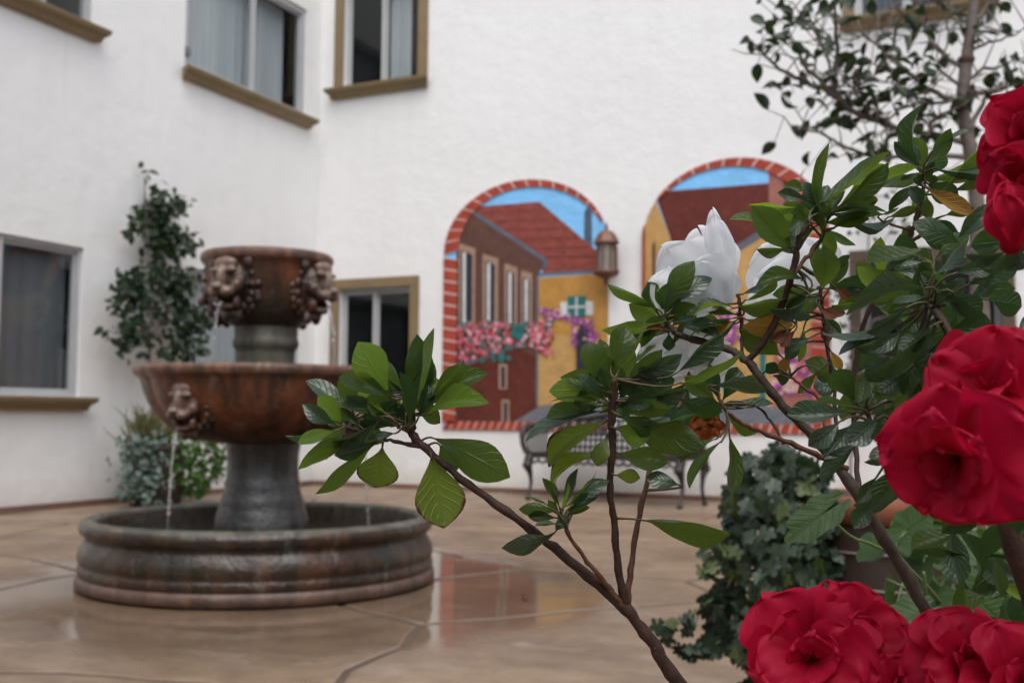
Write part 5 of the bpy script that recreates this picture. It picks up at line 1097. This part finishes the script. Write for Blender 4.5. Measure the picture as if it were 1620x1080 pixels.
def petal_mesh(name, mat, seed, cup=0.25, ruf=0.10, arch=0.1):
    r = random.Random(seed); nu, nv = 16, 10; vs = []; uvs = []; cols = 2 * nv + 1; p1, p2, p3 = r.random() * 6, r.random() * 6, r.random() * 6
    for i in range(nu + 1):
        u = 1 - (1 - i / nu) ** 2.0; w = 0.5 * wid_petal(u)
        for j in range(-nv, nv + 1):
            t = j / nv; e = max(abs(t) ** 2.5, u ** 4)
            uu = u - 0.07 * u * abs(t) ** 3 + 0.035 * u ** 3 * sin(t * 5 + p3) - 0.06 * u ** 6 * exp(-(t * 4) ** 2)
            z = arch * 4 * u * (1 - u) + cup * (t * w) ** 2 * 1.6 + ruf * e * (sin(t * 7.5 + p1) * u ** 1.5 * 0.75 + 0.55 * sin(u * 11 + p2 + t * 2)) + 0.018 * sin(t * 11 + p2) * u ** 2 + 0.03 * sin(u * 5 + t * 4 + p3) * u 
            uu += 0.02 * u ** 3 * sin(t * 6 + p2)
            vs.append((uu, t * w * 1.06, z)); uvs.append((u, t * 0.5 + 0.5))
    fs = [(i * cols + j, i * cols + j + 1, (i + 1) * cols + j + 1, (i + 1) * cols + j) for i in range(nu) for j in range(cols - 1)]
    me = bpy.data.meshes.new(name); me.from_pydata(vs, [], fs); me.materials.append(mat); ul = me.uv_layers.new(name='UVMap')
    for l in me.loops: ul.data[l.index].uv = uvs[l.vertex_index]
    me.polygons.foreach_set('use_smooth', [True] * len(me.polygons)); me.update(); return me
PR = [petal_mesh('petal', M['petal_red'], i, c, rf, a) for i, (c, rf, a) in enumerate(((0.5, 0.07, 0.10), (0.2, 0.09, 0.16), (0.9, 0.06, 0.06), (0.3, 0.10, 0.12), (0.6, 0.08, 0.20), (0.1, 0.09, 0.05)))]
PW = [petal_mesh('petal', M['petal_white'], 20 + i, c, rf, a) for i, (c, rf, a) in enumerate(((0.3, 0.05, 0.08), (-0.3, 0.06, 0.10), (0.5, 0.05, 0.03), (-0.2, 0.07, 0.06)))]
def bloom(parent, cx, cy, d, axis, L, seed, rings=((5, 88, 1.08), (5, 62, 0.92), (4, 34, 0.62))):
    r = random.Random(seed); c = at(cx, cy, d); A = (RT * axis[0] + UP * axis[1] - FW * axis[2]).normalized(); B = A.orthogonal().normalized(); C = A.cross(B)
    q = MB(); q.ell(c - A * L * 0.14, (0.003, 0.003, 0.003)); q.tube([c - A * L * 0.5, c - A * L * 0.14], [0.0015, 0.0028], 8)
    for _ in range(7): q.tube([c - A * L * 0.1, c + (A * 0.8 + B * r.uniform(-0.35, 0.35) + C * r.uniform(-0.35, 0.35)) * L * 0.42], [0.0005, 0.0004], 5)
    f = q.build('flower', M['petal_red'], parent, True)
    for n_, th, k in rings:
        p0 = r.random() * 6
        for i in range(n_):
            ph = p0 + 2 * pi * (i + r.uniform(-0.22, 0.22)) / n_; t = radians(th + r.uniform(-13, 13)); R_ = B * cos(ph) + C * sin(ph)
            X = A * cos(t) + R_ * sin(t); N = A * sin(t) - R_ * cos(t); N = Matrix.Rotation(r.uniform(-0.25, 0.25), 3, X) @ N
            l = L * k * r.uniform(0.88, 1.1); W = l * r.uniform(0.95, 1.2)
            link_mesh('petal', PR[r.randrange(len(PR))], f, frame(c - A * L * 0.12 + R_ * 0.001, X, N, l, W, l * r.choice((0.9, 1.0, -0.7, 0.8))))
    return f
def flower(parent, cx, cy, d, rows, meshes, mat, seed):
    r = random.Random(seed); q = MB(); c = at(cx, cy, d); q.ell(c, (0.006, 0.006, 0.006)); f = q.build('flower', mat, parent, True)
    for (bx, by, tx, ty, w, dd) in rows:      # dd: tip depth offset in metres, towards the camera when negative
        P0, P1 = at(bx, by, d + dd * 0.75 + r.uniform(-0.001, 0.001)), at(tx, ty, d + dd); X = P1 - P0; Xn = X.normalized(); V = (CAM - P0).normalized(); N = (V - Xn * V.dot(Xn)).normalized()
        N = Matrix.Rotation(r.uniform(-0.3, 0.3), 3, Xn) @ N; L = X.length; W = w * (d + dd) / FPX * 1.2
        link_mesh('petal', meshes[r.randrange(len(meshes))], f, frame(P0, X, N, L, W, max(L, W) * 0.8))
    return f
# crimson flowers on the right
bloom(ra, 1562, 622, 0.545, (-0.55, 0.40, 0.65), 0.035, 3)
bloom(ra, 1512, 728, 0.525, (-0.65, -0.30, 0.6), 0.037, 14)
# at the upper right edge
bloom(ra, 1636, 215, 0.565, (-0.45, 0.25, 0.8), 0.029, 5)
bloom(ra, 1640, 300, 0.560, (-0.5, -0.3, 0.8), 0.026, 6)
# bud
flower(ra, 1600, 385, 0.56, [(1608, 398, 1578, 278, 44, 0.0), (1608, 395, 1592, 282, 46, -0.008), (1606, 398, 1568, 318, 40, -0.004), (1612, 395, 1610, 300, 44, -0.002), (1606, 395, 1585, 300, 40, -0.012)], PR, M['petal_red'], 5)
# at the bottom
bloom(ra, 1282, 1040, 0.600, (-0.25, 0.35, 0.85), 0.035, 21)
bloom(ra, 1352, 1008, 0.615, (0.15, 0.45, 0.85), 0.032, 33)
bloom(ra, 1525, 1055, 0.580, (0.0, 0.5, 0.8), 0.031, 8)
bloom(ra, 1610, 1090, 0.560, (0.2, 0.4, 0.8), 0.034, 9)
bloom(ra, 1430, 1095, 0.590, (0.0, 0.4, 0.9), 0.024, 10)
# white flowers
flower(wa, 1130, 470, 0.88, [(1152, 480, 1105, 362, 80, 0.012), (1150, 480, 1050, 392, 92, 0.006), (1150, 480, 1030, 448, 84, 0.0), (1150, 482, 1062, 478, 46, -0.004), (1153, 482, 1128, 334, 34, -0.008), (1154, 482, 1140, 352, 30, -0.012), (1152, 482, 1100, 412, 84, -0.006), (1154, 482, 1160, 430, 24, -0.012)], PW, M['petal_white'], 8)
flower(wa, 1250, 450, 0.92, [(1270, 470, 1205, 392, 90, 0.0), (1270, 460, 1270, 375, 90, 0.006), (1265, 470, 1198, 440, 80, -0.01), (1275, 470, 1225, 482, 60, -0.012), (1275, 470, 1300, 400, 80, 0.008), (1240, 500, 1185, 470, 60, 0.01)], PW, M['petal_white'], 9)
flower(wa, 1090, 575, 0.885, [(1085, 590, 1018, 545, 64, 0.0), (1085, 595, 1015, 590, 50, -0.005), (1085, 585, 1070, 520, 56, 0.006), (1090, 590, 1098, 505, 44, 0.01), (1095, 580, 1155, 545, 56, 0.0), (1095, 590, 1165, 590, 50, -0.005), (1090, 595, 1130, 620, 60, 0.0), (1085, 590, 1050, 560, 60, -0.01)], PW, M['petal_white'], 10)
# spent brown flower
flower(wa, 1115, 665, 0.80, [(1120, 690, 1105, 655, 36, 0.0), (1118, 692, 1125, 655, 36, -0.006), (1118, 690, 1130, 672, 30, -0.008), (1116, 700, 1108, 672, 30, -0.01)], [petal_mesh('petal', petal_mat('withered_petal', (0.30, 0.085, 0.02), (0.20, 0.05, 0.015), (0.4, 0.12, 0.03)), 50, 0.6, 0.25, 0.2)], M['stem_young'], 11)
